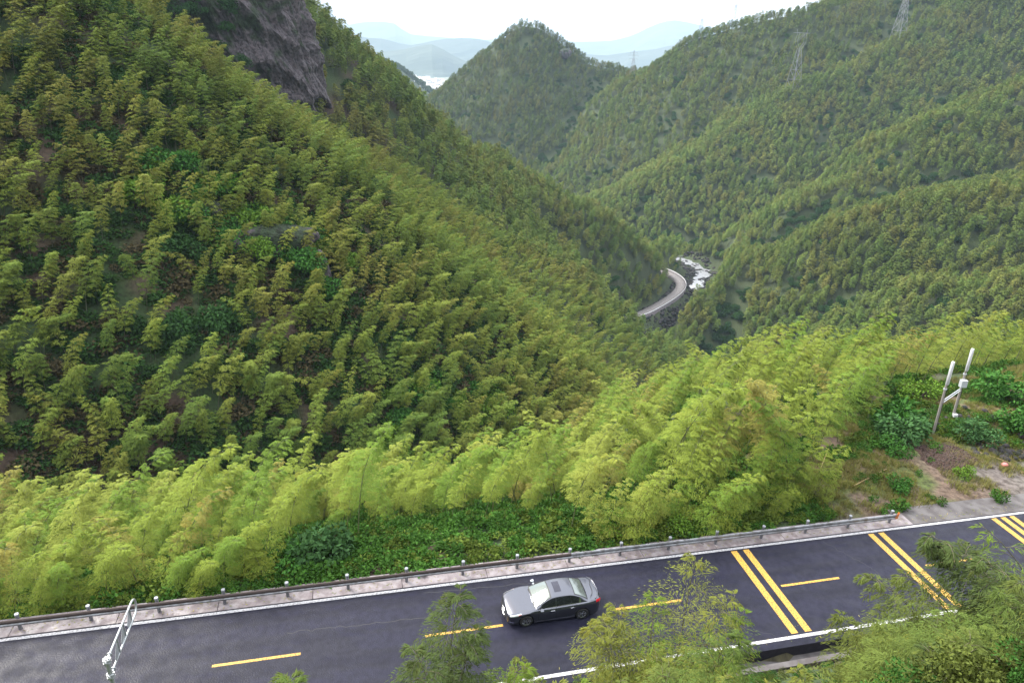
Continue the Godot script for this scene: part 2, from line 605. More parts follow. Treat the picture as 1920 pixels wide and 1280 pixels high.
func patch(part: int, x0: float, x1: float, s0: float, s1: float, nx: int, ns: int, lift: float, both := false, sign_ := 1.0) -> ArrayMesh:
	var st := SurfaceTool.new()
	st.begin(Mesh.PRIMITIVE_TRIANGLES)
	st.set_smooth_group(0)
	for sg in ([1.0, -1.0] if both else [sign_]):
		var P := []
		for i in nx + 1:
			var row := []
			for j in ns + 1:
				var x := lerpf(x0, x1, float(i) / nx)
				var s := lerpf(s0, s1, float(j) / ns)
				var p := skin(part, x, s)
				if lift != 0.0:
					var a := skin(part, x + 0.02, s) - skin(part, x - 0.02, s)
					var b := skin(part, x, minf(s + 0.02, 2.0)) - skin(part, x, maxf(s - 0.02, 0.0))
					var n := b.cross(a).normalized()
					if n.z < -0.2 or (absf(n.z) <= 0.2 and n.y < 0.0): n = -n
					p += n * lift
				p.z *= sg
				row.append(p)
			P.append(row)
		for i in nx:
			for j in ns:
				if sg > 0: quad(st, P[i][j], P[i + 1][j], P[i + 1][j + 1], P[i][j + 1])
				else: quad(st, P[i][j], P[i][j + 1], P[i + 1][j + 1], P[i + 1][j])
	return st_end(st)

func build_car() -> void:
	var T := road_at(9.4, 0.012, -0.62)
	T.basis = T.basis.scaled_local(Vector3.ONE * 1.045)
	var c := thing("car", "dark grey four door saloon car driving on the wet road towards the left", "car", T)
	var paint := mat(lin(0.0829, 0.0869, 0.1106), 0.28, 0.85)
	paint.clearcoat_enabled = true
	paint.clearcoat = 1.0
	paint.clearcoat_roughness = 0.06
	var screen := mat(lin(0.22, 0.25, 0.245), 0.12, 0.7)
	var dark_glass := mat(lin(0.012, 0.014, 0.016), 0.05)
	var black := mat(lin(0.012, 0.012, 0.014), 0.5)
	var chrome := mat(lin(0.72, 0.73, 0.76), 0.15, 1.0)
	var rubber := mat(lin(0.015, 0.015, 0.016), 0.8)
	var body := patch(0, -2.42, 2.42, 0.0, 1.0, 150, 28, 0.0, true)
	obj("body", body, paint, c)
	obj("roof", patch(1, -1.06, 1.76, 0.0, 2.0, 60, 24, 0.0, true), paint, c)
	# nose and tail caps, dark underbody
	var st := st_new()
	for e in [-2.42, 2.42]:
		for sg in [1.0, -1.0]:
			var row := []
			for j in 15: row.append(skin(0, e, j / 14.0) * Vector3(1, 1, sg))
			for j in 14:
				quad(st, row[j], row[j + 1], Vector3(e, row[j + 1].y, 0), Vector3(e, row[j].y, 0))
	obj("bumper_face", st_end(st), paint, c)
	obj("underbody", box_mesh(Vector3(4.5, 0.45, 1.25), Vector3(0, 0.46, 0)), black, c)
	obj("windscreen", patch(1, -0.98, -0.21, 1.10, 2.0, 14, 10, 0.008, true), screen, c)
	obj("rear_window", patch(1, 1.06, 1.66, 1.14, 2.0, 12, 10, 0.008, true), screen, c)
	obj("windscreen_border", patch(1, -1.04, -0.165, 1.03, 2.0, 14, 10, 0.004, true), black, c)
	obj("rear_window_border", patch(1, 1.02, 1.71, 1.06, 2.0, 12, 10, 0.004, true), black, c)
	obj("sunroof", patch(1, 0.06, 0.40, 1.42, 2.0, 4, 6, 0.006, true), mat(lin(0.02, 0.02, 0.035), 0.25), c)
	for sg in [1.0, -1.0]:
		for r in [[-0.70, 0.02], [0.08, 0.80], [0.84, 1.22]]:
			obj("side_window", patch(1, r[0], r[1], 0.16, 0.93, 10, 5, 0.006, false, sg), dark_glass, c)
		obj("window_trim", patch(1, -0.78, 1.32, 0.09, 0.135, 24, 1, 0.008, false, sg), chrome, c)
		obj("rear_trim", patch(1, 1.24, 1.31, 0.12, 0.95, 2, 6, 0.008, false, sg), chrome, c)
		obj("sill_trim", patch(0, -1.0, 1.0, 0.03, 0.075, 16, 1, 0.006, false, sg), chrome, c)
		for x in [-0.86, 0.05, 1.06]:
			obj("door_gap", patch(0, x - 0.008, x + 0.008, 0.1, 0.70, 1, 8, 0.003, false, sg), black, c)
		for x in [-0.13, 0.86]:
			var h := obj("door_handle", box_mesh(Vector3(0.2, 0.03, 0.035)), chrome, c)
			h.position = skin(0, x, 0.46) * Vector3(1, 1, sg) + Vector3(0, 0, 0.012 * sg)
		obj("headlight", patch(0, -2.26, -1.72, 0.50, 0.64, 10, 4, 0.008, false, sg), mat(lin(0.75, 0.78, 0.82), 0.12, 0.6), c)
		var ind := obj("indicator", patch(0, -1.86, -1.72, 0.505, 0.56, 4, 2, 0.012, false, sg), mat(lin(0.55, 0.08, 0.06), 0.2), c)
		ind.set_meta("label", "red side marker at the back of the headlight")
		obj("tail_light", patch(0, 2.12, 2.40, 0.48, 0.66, 6, 3, 0.008, false, sg), mat(lin(0.5, 0.02, 0.03), 0.15), c)
		obj("fog_light", patch(0, -2.30, -2.08, 0.12, 0.2, 4, 2, 0.008, false, sg), chrome, c)
		st = st_new()
		var mc := Vector3(-0.72, 1.02, sg * 1.03)
		for k in 8:
			var a0 := TAU * k / 8.0
			var a1 := TAU * (k + 1) / 8.0
			var e0 := Vector3(0, cos(a0) * 0.07, sin(a0) * 0.11)
			var e1 := Vector3(0, cos(a1) * 0.07, sin(a1) * 0.11)
			quad(st, mc + e0 + Vector3(0.06, 0, 0), mc + e1 + Vector3(0.06, 0, 0), mc + e1 * 0.6 - Vector3(0.09, 0, 0), mc + e0 * 0.6 - Vector3(0.09, 0, 0))
			for p in [mc - Vector3(0.09, 0, 0), mc + e0 * 0.6 - Vector3(0.09, 0, 0), mc + e1 * 0.6 - Vector3(0.09, 0, 0)]: st.add_vertex(p)
			for p in [mc + Vector3(0.06, 0, 0), mc + e1 + Vector3(0.06, 0, 0), mc + e0 + Vector3(0.06, 0, 0)]: st.add_vertex(p)
		bx(st, Transform3D(Basis.IDENTITY, Vector3(-0.70, 0.975, sg * 0.92)), Vector3(0.09, 0.03, 0.16))
		obj("mirror", st_end(st), paint if sg > 0 else mat(lin(0.5, 0.52, 0.55), 0.2, 0.7), c)
	# front: chrome lower lip and grille
	st = st_new()
	for e in [[0.30, 0.05], [0.52, 0.035]]:
		var pts := PackedVector3Array()
		var rr := PackedFloat32Array()
		for k in 13:
			var a := (k - 6) / 6.0
			pts.append(Vector3(-2.44 + 0.17 * a * a + (0.02 if e[0] > 0.4 else 0.0), e[0], 0.70 * a))
			rr.append(e[1] * (1.0 - 0.5 * a * a))
		tube(st, pts, rr, 6)
	obj("front_trim", st_end(st), chrome, c)
	obj("grille", box_mesh(Vector3(0.03, 0.13, 1.0), Vector3(-2.425, 0.41, 0)), black, c)
	# boot spoiler and boot shut line
	st = st_new()
	var sp := PackedVector3Array()
	var sr := PackedFloat32Array()
	for k in 13:
		var a := (k - 6) / 6.0
		sp.append(Vector3(2.36 - 0.20 * a * a * a * a - 0.06 * a * a, 1.115 - 0.02 * a * a, 0.74 * a))
		sr.append(0.028)
	tube(st, sp, sr, 6)
	obj("spoiler", st_end(st), paint, c)
	st = st_new()
	var gp := PackedVector3Array()
	for k in 13:
		var a := (k - 6) / 6.0
		gp.append(Vector3(2.10 - 0.22 * absf(a) * a * a * signf(a), skin(0, 1.95, 0.97).y + 0.038, 0.60 * a))
	tube(st, gp, PackedFloat32Array([0.012, 0.012, 0.012, 0.012, 0.012, 0.012, 0.012, 0.012, 0.012, 0.012, 0.012, 0.012, 0.012]), 4)
	obj("boot_gap", st_end(st), black, c)
	st = st_new()
	bar(st, Vector3(-1.06, 0.985, -0.55), Vector3(-0.98, 1.035, 0.45), 0.012, 5)
	obj("wiper", st_end(st), black, c)
	# wheels
	st = st_new()
	st.set_smooth_group(0)
	var lathe := [[0.21, -0.095], [0.30, -0.105], [0.325, -0.085], [0.33, 0.0], [0.325, 0.085], [0.30, 0.105], [0.21, 0.095]]
	for k in 32:
		for j in lathe.size() - 1:
			var q := []
			for e in [[k, j], [k + 1, j], [k + 1, j + 1], [k, j + 1]]:
				var a: float = TAU * e[0] / 32.0
				q.append(Vector3(cos(a) * lathe[e[1]][0], sin(a) * lathe[e[1]][0], lathe[e[1]][1]))
			quad(st, q[0], q[3], q[2], q[1])
	var tyre := st_end(st)
	st = st_new()
	for sgn in [1.0, -1.0]:
		for k in 24:
			var a0 := TAU * k / 24.0
			var a1 := TAU * (k + 1) / 24.0
			quad(st, Vector3(cos(a0) * 0.215, sin(a0) * 0.215, 0.09 * sgn), Vector3(cos(a1) * 0.215, sin(a1) * 0.215, 0.09 * sgn), Vector3(cos(a1) * 0.185, sin(a1) * 0.185, 0.075 * sgn), Vector3(cos(a0) * 0.185, sin(a0) * 0.185, 0.075 * sgn))
	for k in 5:
		for off in [-0.13, 0.13]:
			var a: float = TAU * k / 5.0 + off
			bx(st, Transform3D(Basis(Vector3(0, 0, 1), a), Vector3(cos(a), sin(a), 0) * 0.115), Vector3(0.19, 0.035, 0.165))
	bar(st, Vector3(0, 0, -0.085), Vector3(0, 0, 0.085), 0.05, 10)
	var rim := st_end(st)
	st = st_new()
	bar(st, Vector3(0, 0, -0.05), Vector3(0, 0, 0.05), 0.212, 20)
	var disc := st_end(st)
	for ax in [AXF, AXR]:
		for sg in [1.0, -1.0]:
			var w := Node3D.new()
			w.name = "wheel"
			w.position = Vector3(ax, 0.33, sg * 0.815)
			c.add_child(w, true)
			obj("tyre", tyre, rubber, w)
			obj("rim", rim, mat(lin(0.55, 0.56, 0.6), 0.25, 0.9), w)
			obj("brake_disc", disc, black, w)

# ------------------------------------------------------------------ road and its furniture
func build_road() -> void:
	var asphalt := mat(Color.WHITE, 1.0)
	asphalt.vertex_color_use_as_albedo = true
	asphalt.metallic_specular = 0.3
	asphalt.albedo_texture = noise_tex(21, 0.012, [[0.2, Color(0.84, 0.84, 0.85)], [0.5, Color(0.94, 0.94, 0.94)], [0.8, Color(1, 1, 1)]], 1024, 6)
	asphalt.roughness_texture = noise_tex(22, 0.006, [[0.25, Color(0.44, 0.44, 0.44)], [0.5, Color(0.52, 0.52, 0.52)], [0.75, Color(0.6, 0.6, 0.6)]], 1024, 6)
	asphalt.normal_enabled = true
	asphalt.normal_scale = 0.12
	asphalt.normal_texture = bump_tex(23, 0.12, 6.0)
	tri_map(asphalt, 0.16)
	var t := Transform3D(Basis(RU, RV, RW), RO)
	var st := st_new()
	var rows := []
	var n_road := FastNoiseLite.new()
	n_road.seed = 9
	n_road.frequency = 0.12
	for i in 381:
		var row := []
		for j in 31:
			row.append(Vector3(-70.0 + i * 0.5, 0.0, lerpf(-3.44, 3.92, j / 30.0)))
		rows.append(row)
	for i in 380:
		for j in 30:
			for c in [[0, 0], [0, 1], [1, 1], [0, 0], [1, 1], [1, 0]]:
				var p: Vector3 = rows[i + c[0]][j + c[1]]
				var path := 0.0
				for x in [-2.5, -0.95, 0.9, 2.5]: path += exp(-pow((p.z - x) / 0.33, 2.0))
				var edge := smoothstep(2.9, 3.35, absf(p.z))
				var k := 1.0 - 0.22 * path + 0.16 * n_road.get_noise_2d(p.x * 0.35, p.z * 2.5) + 0.10 * n_road.get_noise_2d(p.x * 2.0, p.z * 3.0 + 50.0) - 0.22 * edge
				st.set_color(Color(0.0180 * k, 0.0180 * k, 0.0325 * k))
				st.add_vertex(p)
	st.set_color(Color(0.03, 0.03, 0.04))
	bx(st, Transform3D(Basis.IDENTITY, Vector3(25, -0.355, 0.24)), Vector3(190, 0.7, 7.36))
	var o := struct("road", st_end(st), asphalt, t)
	tag(o, "wet dark asphalt two lane road crossing the foreground")
	# painted markings, each a thin sheet on the road
	var white := mat(lin(0.4582, 0.4503, 0.4740), 0.5)
	var worn := noise_tex(31, 0.04, [[0.22, Color(0.5, 0.48, 0.48)], [0.38, Color(0.86, 0.85, 0.85)], [0.6, Color(1, 1, 1)]], 512, 6)
	white.albedo_texture = noise_tex(33, 0.03, [[0.25, Color(0.75, 0.74, 0.74)], [0.5, Color(1, 1, 1)]], 512, 5)
	tri_map(white, 0.5)
	var yellow := mat(lin(0.4898, 0.2844, 0.0435), 0.5)
	yellow.albedo_texture = worn
	tri_map(yellow, 0.5)
	var marks := Node3D.new()
	marks.name = "road_markings"
	marks.transform = t
	marks.set_meta("kind", "structure")
	marks.set_meta("label", "white edge lines, yellow centre dashes and yellow cross bars painted on the road")
	put(marks)
	for e in [[-3.301, 0.17, 1.0], [3.396, 0.19, 1.0]]:
		obj("edge_line", box_mesh(Vector3(190, 0.004, e[1]), Vector3(25, 0.004, e[0])), white, marks)
	for k in range(-2, 8):
		var u0 := -7.263 + 10.0 * k
		obj("centre_dash", box_mesh(Vector3(4.0 - (0.2 if k == 3 else 0.0), 0.004, 0.15), Vector3(u0 + 2.0 + (0.1 if k == 3 else 0.0), 0.004, 0.0)), yellow, marks)
	for u in [21.69, 22.50, 31.35, 32.12, 40.95, 41.70, 42.42]:
		obj("cross_bar", box_mesh(Vector3(0.40, 0.004, 6.30), Vector3(u, 0.0042, 0.04)), yellow, marks)
	# sealed cracks and fallen leaves
	var tar := mat(lin(0.012, 0.012, 0.018), 0.6)
	var rr := RandomNumberGenerator.new()
	rr.seed = 17
	for e in [[27.8, -3.0, 29.6, 0.4], [3.0, -2.9, 12.0, -2.5], [17.0, 1.2, 20.5, 3.1], [34.0, -1.0, 39.5, -1.6], [-4.0, -1.4, 3.0, -1.2]]:
		st = st_new()
		var last := Vector3(e[0], 0.004, e[1])
		for i in 24:
			var f := (i + 1) / 24.0
			var p := Vector3(lerpf(e[0], e[2], f) + rr.randf_range(-0.1, 0.1), 0.004, lerpf(e[1], e[3], f) + rr.randf_range(-0.09, 0.09))
			var sd := (p - last).cross(Vector3.UP).normalized() * 0.02
			quad(st, last - sd, last + sd, p + sd, p - sd)
			last = p
		obj("sealed_crack", st_end(st), tar, marks)
	var lat := []
	var lcol := PackedColorArray()
	for i in 900:
		var w := -3.6 - absf(rr.randfn()) * 0.35 if rr.randf() < 0.6 else 3.75 - absf(rr.randfn()) * 0.5
		var tf := t * Transform3D(Basis(Vector3.UP, rr.randf() * TAU) * Basis(Vector3.RIGHT, rr.randf_range(-0.3, 0.3)), Vector3(rr.randf_range(-24.0, 48.0), 0.022, w))
		lat.append(tf.scaled_local(Vector3.ONE * rr.randf_range(0.7, 1.5)))
		lcol.append(Color(0.30, 0.22, 0.07).lerp(Color(0.16, 0.20, 0.04), rr.randf()) * rr.randf_range(0.6, 1.1))
	var lv := PackedVector3Array([Vector3(-0.07, 0, 0), Vector3(0, 0.008, 0.014), Vector3(0.07, 0, 0), Vector3(-0.07, 0, 0), Vector3(0.07, 0, 0), Vector3(0, 0.008, -0.014)])
	var lfm := mat(Color.WHITE, 0.7)
	lfm.vertex_color_use_as_albedo = true
	var lc := PackedColorArray()
	for i in 6: lc.append(Color.WHITE)
	var lf := field("fallen_leaves", arrays(lv, PackedInt32Array(), lc), lfm, lat, lcol)
	tag(lf, "fallen bamboo leaves along both edges of the road", "leaves")
	# concrete verge of cast slabs on the valley side
	var conc := mat(lin(0.2133, 0.1896, 0.2015), 1.0)
	conc.albedo_texture = noise_tex(41, 0.006, [[0.25, Color(0.8, 0.77, 0.77)], [0.5, Color(0.92, 0.9, 0.9)], [0.7, Color(1, 1, 1)]], 1024, 6)
	conc.roughness_texture = noise_tex(42, 0.008, [[0.3, Color(0.35, 0.35, 0.35)], [0.6, Color(0.8, 0.8, 0.8)]])
	conc.normal_enabled = true
	conc.normal_scale = 0.12
	conc.normal_texture = bump_tex(43, 0.05, 6.0)
	tri_map(conc, 0.22)
	var verge := Node3D.new()
	verge.name = "verge"
	verge.transform = t
	verge.set_meta("kind", "structure")
	verge.set_meta("label", "pale wet concrete verge of cast slabs under the guardrail")
	put(verge)
	var joint := -64.2
	var r := RandomNumberGenerator.new()
	r.seed = 5
	while joint < 34.0:
		var L := 4.72
		st = st_new()
		bx(st, Transform3D(Basis.IDENTITY, Vector3(joint + L * 0.5, -0.30 + r.randf_range(-0.006, 0.004), -4.06)), Vector3(L - 0.03, 0.62, 1.18))
		obj("slab", st_end(st), conc, verge)
		joint += L
	# asphalt shoulder past the guardrail
	var gravel := mat(lin(0.1027, 0.0932, 0.0948), 0.75)
	gravel.albedo_texture = noise_tex(44, 0.006, [[0.25, Color(0.78, 0.76, 0.76)], [0.7, Color(1, 1, 1)]], 1024, 6)
	tri_map(gravel, 0.14)
	st = st_new()
	bx(st, Transform3D(Basis.IDENTITY, Vector3(74, -0.31, -4.3)), Vector3(79.5, 0.62, 1.65))
	o = struct("road_shoulder", st_end(st), gravel, t)
	tag(o, "grey patched shoulder beyond the end of the guardrail")
	# ditch on the hill side
	st = st_new()
	bx(st, Transform3D(Basis.IDENTITY, Vector3(25, -0.45, 4.80)), Vector3(190, 0.75, 0.32))
	bx(st, Transform3D(Basis.IDENTITY, Vector3(25, -0.80, 4.28)), Vector3(190, 0.2, 0.74))
	o = struct("drainage_ditch", st_end(st), gravel, t)
	tag(o, "narrow concrete drainage ditch along the near edge of the road")

func build_guardrail() -> void:
	var steel := mat(lin(0.30, 0.31, 0.34), 0.42, 0.55)
	steel.albedo_texture = noise_tex(51, 0.01, [[0.25, Color(0.75, 0.72, 0.7)], [0.6, Color(1, 1, 1)]])
	tri_map(steel, 0.4)
	var grime := mat(lin(0.055, 0.038, 0.035), 0.7)
	var g := thing("guardrail", "grey steel guardrail along the valley side of the road", "guardrail", road_at(0, 0, 0))
	var postm := st_new()
	tube(postm, PackedVector3Array([Vector3(0, -0.3, 0), Vector3(0, 0.92, 0)]), PackedFloat32Array([0.085, 0.085]), 14)
	var pm := st_end(postm)
	var blk := box_mesh(Vector3(0.12, 0.2, 0.16))
	var post_mat := mat(lin(0.20, 0.205, 0.23), 0.45, 0.5)
	var cap_mat := mat(lin(0.24, 0.25, 0.28), 0.45, 0.4)
	var capst := st_new()
	tube(capst, PackedVector3Array([Vector3(0, 0.88, 0), Vector3(0, 0.965, 0), Vector3(0, 0.975, 0)]), PackedFloat32Array([0.10, 0.10, 0.085]), 14)
	var cm := st_end(capst)
	for k in range(-15, 16):
		var u := -13.494 + 3.125 * k
		var p := obj("post", pm, post_mat, g)
		p.position = Vector3(u, 0, -3.90)
		p.rotation.x = 0.02 * sin(k * 2.7)
		p.rotation.z = 0.025 * sin(k * 1.9)
		obj("cap", cm, cap_mat, p)
		obj("spacer", blk, post_mat, p, Transform3D(Basis.IDENTITY, Vector3(0, 0.60, 0.11)))
	# corrugated beam sections, lapped at the posts
	var cs := [[-0.19, 0.0], [-0.18, 0.035], [-0.125, 0.075], [-0.07, 0.075], [-0.022, 0.03], [0.022, 0.03], [0.07, 0.075], [0.125, 0.075], [0.18, 0.035], [0.19, 0.0]]
	var u0 := -13.494 - 3.125 * 15
	var k := 0
	while u0 < 33.3:
		var u1 := u0 + 6.25 if k > 0 else u0 + 3.125
		u1 = minf(u1, 33.4)
		var st := st_new()
		var dz := 0.004 if k % 2 else 0.0
		for j in cs.size() - 1:
			quad(st, Vector3(u0 - 0.12, 0.62 + cs[j][0], -3.71 + cs[j][1] + dz), Vector3(u1 + 0.12, 0.62 + cs[j][0], -3.71 + cs[j][1] + dz), Vector3(u1 + 0.12, 0.62 + cs[j + 1][0], -3.71 + cs[j + 1][1] + dz), Vector3(u0 - 0.12, 0.62 + cs[j + 1][0], -3.71 + cs[j + 1][1] + dz))
		var b := obj("beam", st_end(st), steel, g)
		var up := st_new()
		for j in range(4, cs.size() - 1):
			quad(up, Vector3(u0, 0.622 + cs[j][0] * 1.05, -3.706 + cs[j][1] * 1.04 + dz), Vector3(u1, 0.622 + cs[j][0] * 1.05, -3.706 + cs[j][1] * 1.04 + dz), Vector3(u1, 0.622 + cs[j + 1][0] * 1.05, -3.706 + cs[j + 1][1] * 1.04 + dz), Vector3(u0, 0.622 + cs[j + 1][0] * 1.05, -3.706 + cs[j + 1][1] * 1.04 + dz))
		if u0 < 8.0:
			var eo := obj("grimy_edge", st_end(up), grime, b)
			eo.set_meta("label", "dark grimy upper half of the beam")
		u0 = u1
		k += 1
	# flared orange end piece
	var st2 := st_new()
	var pts := []
	for q in 7:
		var a := q / 6.0
		pts.append(Vector3(33.45 + 0.45 * sin(a * PI * 0.6), 0, -3.64 - 0.22 * (1.0 - cos(a * PI * 0.6))))
	for q in 6:
		quad(st2, pts[q] + Vector3(0, 0.45, 0), pts[q + 1] + Vector3(0, 0.45, 0), pts[q + 1] + Vector3(0, 0.80, 0), pts[q] + Vector3(0, 0.80, 0))
	var en := obj("end_piece", st_end(st2), mat(lin(0.55, 0.16, 0.02), 0.5), g)
	en.set_meta("label", "orange painted flared end of the guardrail")

func build_gantry() -> void:
	var galv := mat(lin(0.3950, 0.4108, 0.4266), 0.4, 0.5)
	var plate := mat(lin(0.33, 0.34, 0.36), 0.5, 0.4)
	var g := thing("sign_support", "grey steel cantilever sign support with two arms reaching over the road", "sign support", road_at(-9.5, 0, 4.4))
	var st := st_new()
	bar(st, Vector3(0, -0.6, 0), Vector3(0, 6.0, 0), 0.085, 16)
	obj("pole", st_end(st), galv, g)
	for y in [5.85, 5.10]:
		st = st_new()
		bar(st, Vector3(0, y - 0.09, 0), Vector3(0, y - 0.05, 0), 0.14, 14)
		bar(st, Vector3(0, y + 0.05, 0), Vector3(0, y + 0.09, 0), 0.14, 14)
		bar(st, Vector3(0, y, 0.17), Vector3(0, y, -0.30), 0.06, 10)
		bar(st, Vector3(0, y, -0.27), Vector3(0, y, -0.30), 0.10, 12)
		for a in 6:
			bar(st, Vector3(cos(a * TAU / 6) * 0.12, y - 0.13, sin(a * TAU / 6) * 0.12), Vector3(cos(a * TAU / 6) * 0.12, y + 0.13, sin(a * TAU / 6) * 0.12), 0.018, 5)
		obj("clamp", st_end(st), galv, g)
	st = st_new()
	var pts := PackedVector3Array([Vector3(0, 5.85, -0.30), Vector3(0.10, 5.85, -2.90)])
	for k in range(1, 8):
		var a := PI * k / 8.0
		pts.append(Vector3(0.11, 5.475 + cos(a) * 0.375, -2.90 - sin(a) * 0.36))
	pts.append(Vector3(0.10, 5.10, -2.90))
	pts.append(Vector3(0, 5.10, -0.30))
	var rr := PackedFloat32Array()
	for p in pts: rr.append(0.042)
	tube(st, pts, rr, 10)
	obj("arm", st_end(st), galv, g)
	for z in [-1.05, -1.85, -2.68]:
		st = st_new()
		var s := st_new()
		bx(s, Transform3D(Basis.IDENTITY, Vector3(0.05, 5.475, z)), Vector3(0.05, 0.70, 0.05))
		var b := obj("strut", st_end(s), plate, g)
		var q := [Vector3(0.03, 5.12, z + 0.02), Vector3(0.03, 5.80, z + 0.02), Vector3(0.03, 5.30, z + 0.50), Vector3(0.03, 5.12, z + 0.44)]
		for dx in [0.0, 0.012]:
			quad(st, q[0] + Vector3(dx, 0, 0), q[1] + Vector3(dx, 0, 0), q[2] + Vector3(dx, 0, 0), q[3] + Vector3(dx, 0, 0))
		for k in 4:
			quad(st, q[k], q[(k + 1) % 4], q[(k + 1) % 4] + Vector3(0.012, 0, 0), q[k] + Vector3(0.012, 0, 0))
		obj("gusset", st_end(st), galv, b)

func build_antennas() -> void:
	var grey := mat(lin(0.30, 0.27, 0.26), 0.6, 0.2)
	var white := mat(lin(0.5214, 0.5214, 0.5530), 0.45)
	var box := mat(lin(0.40, 0.42, 0.46), 0.5)
	var i := 0
	for e in [[Vector3(34.75, 0, -48.91), 6.7, 0.92, "plain steel pole with white antenna panel, left of the pair"], [Vector3(37.9, 0, -51.57), 6.6, 1.05, "steel pole with white antenna panel and grey box, right of the pair"]]:
		var b: Vector3 = e[0]
		b.y = ground(b.x, b.z) - 0.1
		var t := Transform3D(Basis(Vector3(0, 0, 1), 0.02), b)
		var a := thing("antenna_pole", e[3], "antenna", t, "antenna poles")
		var H: float = e[1]
		var st := st_new()
		tube(st, PackedVector3Array([Vector3(0, -0.4, 0), Vector3(0, H * 0.33, 0), Vector3(0, H * 0.66, 0), Vector3(0, H, 0)]), PackedFloat32Array([0.11, 0.10, 0.085, 0.05]), 10)
		obj("pole", st_end(st), grey, a)
		st = st_new()
		for y in [4.3]:
			bar(st, Vector3(0, y, 0), Vector3(0, y + 0.10, 0), 0.135, 10)
		obj("band", st_end(st), box, a)
		var ph := 2.0
		st = st_new()
		var pc := Vector3(-0.12, H - ph * 0.5 + 0.15, 0.24)
		tube(st, PackedVector3Array([pc - Vector3(0, ph * 0.5, 0), pc - Vector3(0, ph * 0.5 - 0.05, 0), pc + Vector3(0, ph * 0.5 - 0.05, 0), pc + Vector3(0, ph * 0.5, 0)]), PackedFloat32Array([0.13, 0.155, 0.155, 0.13]), 4)
		obj("antenna_panel", st_end(st), white, a)
		for y in [H - 0.35, H - 1.45]:
			obj("bracket", box_mesh(Vector3(0.12, 0.06, 0.24), Vector3(-0.05, y, 0.10)), box, a)
		st = st_new()
		var cb := PackedVector3Array([Vector3(0.02, H - 1.9, 0.2), Vector3(0.10, H - 2.3, 0.12), Vector3(0.10, H - 3.2, 0.06), Vector3(0.09, 0.3, 0.06)])
		tube(st, cb, PackedFloat32Array([0.02, 0.02, 0.02, 0.02]), 5)
		obj("cable", st_end(st), mat(lin(0.02, 0.02, 0.02), 0.6), a)
		if i == 1:
			obj("equipment_box", box_mesh(Vector3(0.48, 0.62, 0.36), Vector3(-0.10, 3.6, 0.26)), box, a)
			obj("junction_box", box_mesh(Vector3(0.34, 0.24, 0.26), Vector3(0.02, 0.55, 0.2)), white, a)
			st = st_new()
			bar(st, Vector3(-0.05, 3.1, 0.1), Vector3(-3.1, 3.22, 2.64), 0.04, 8)
			bar(st, Vector3(-0.05, 2.86, 0.1), Vector3(-3.1, 2.98, 2.64), 0.035, 8)
			obj("crossbar", st_end(st), box, a)
		i += 1

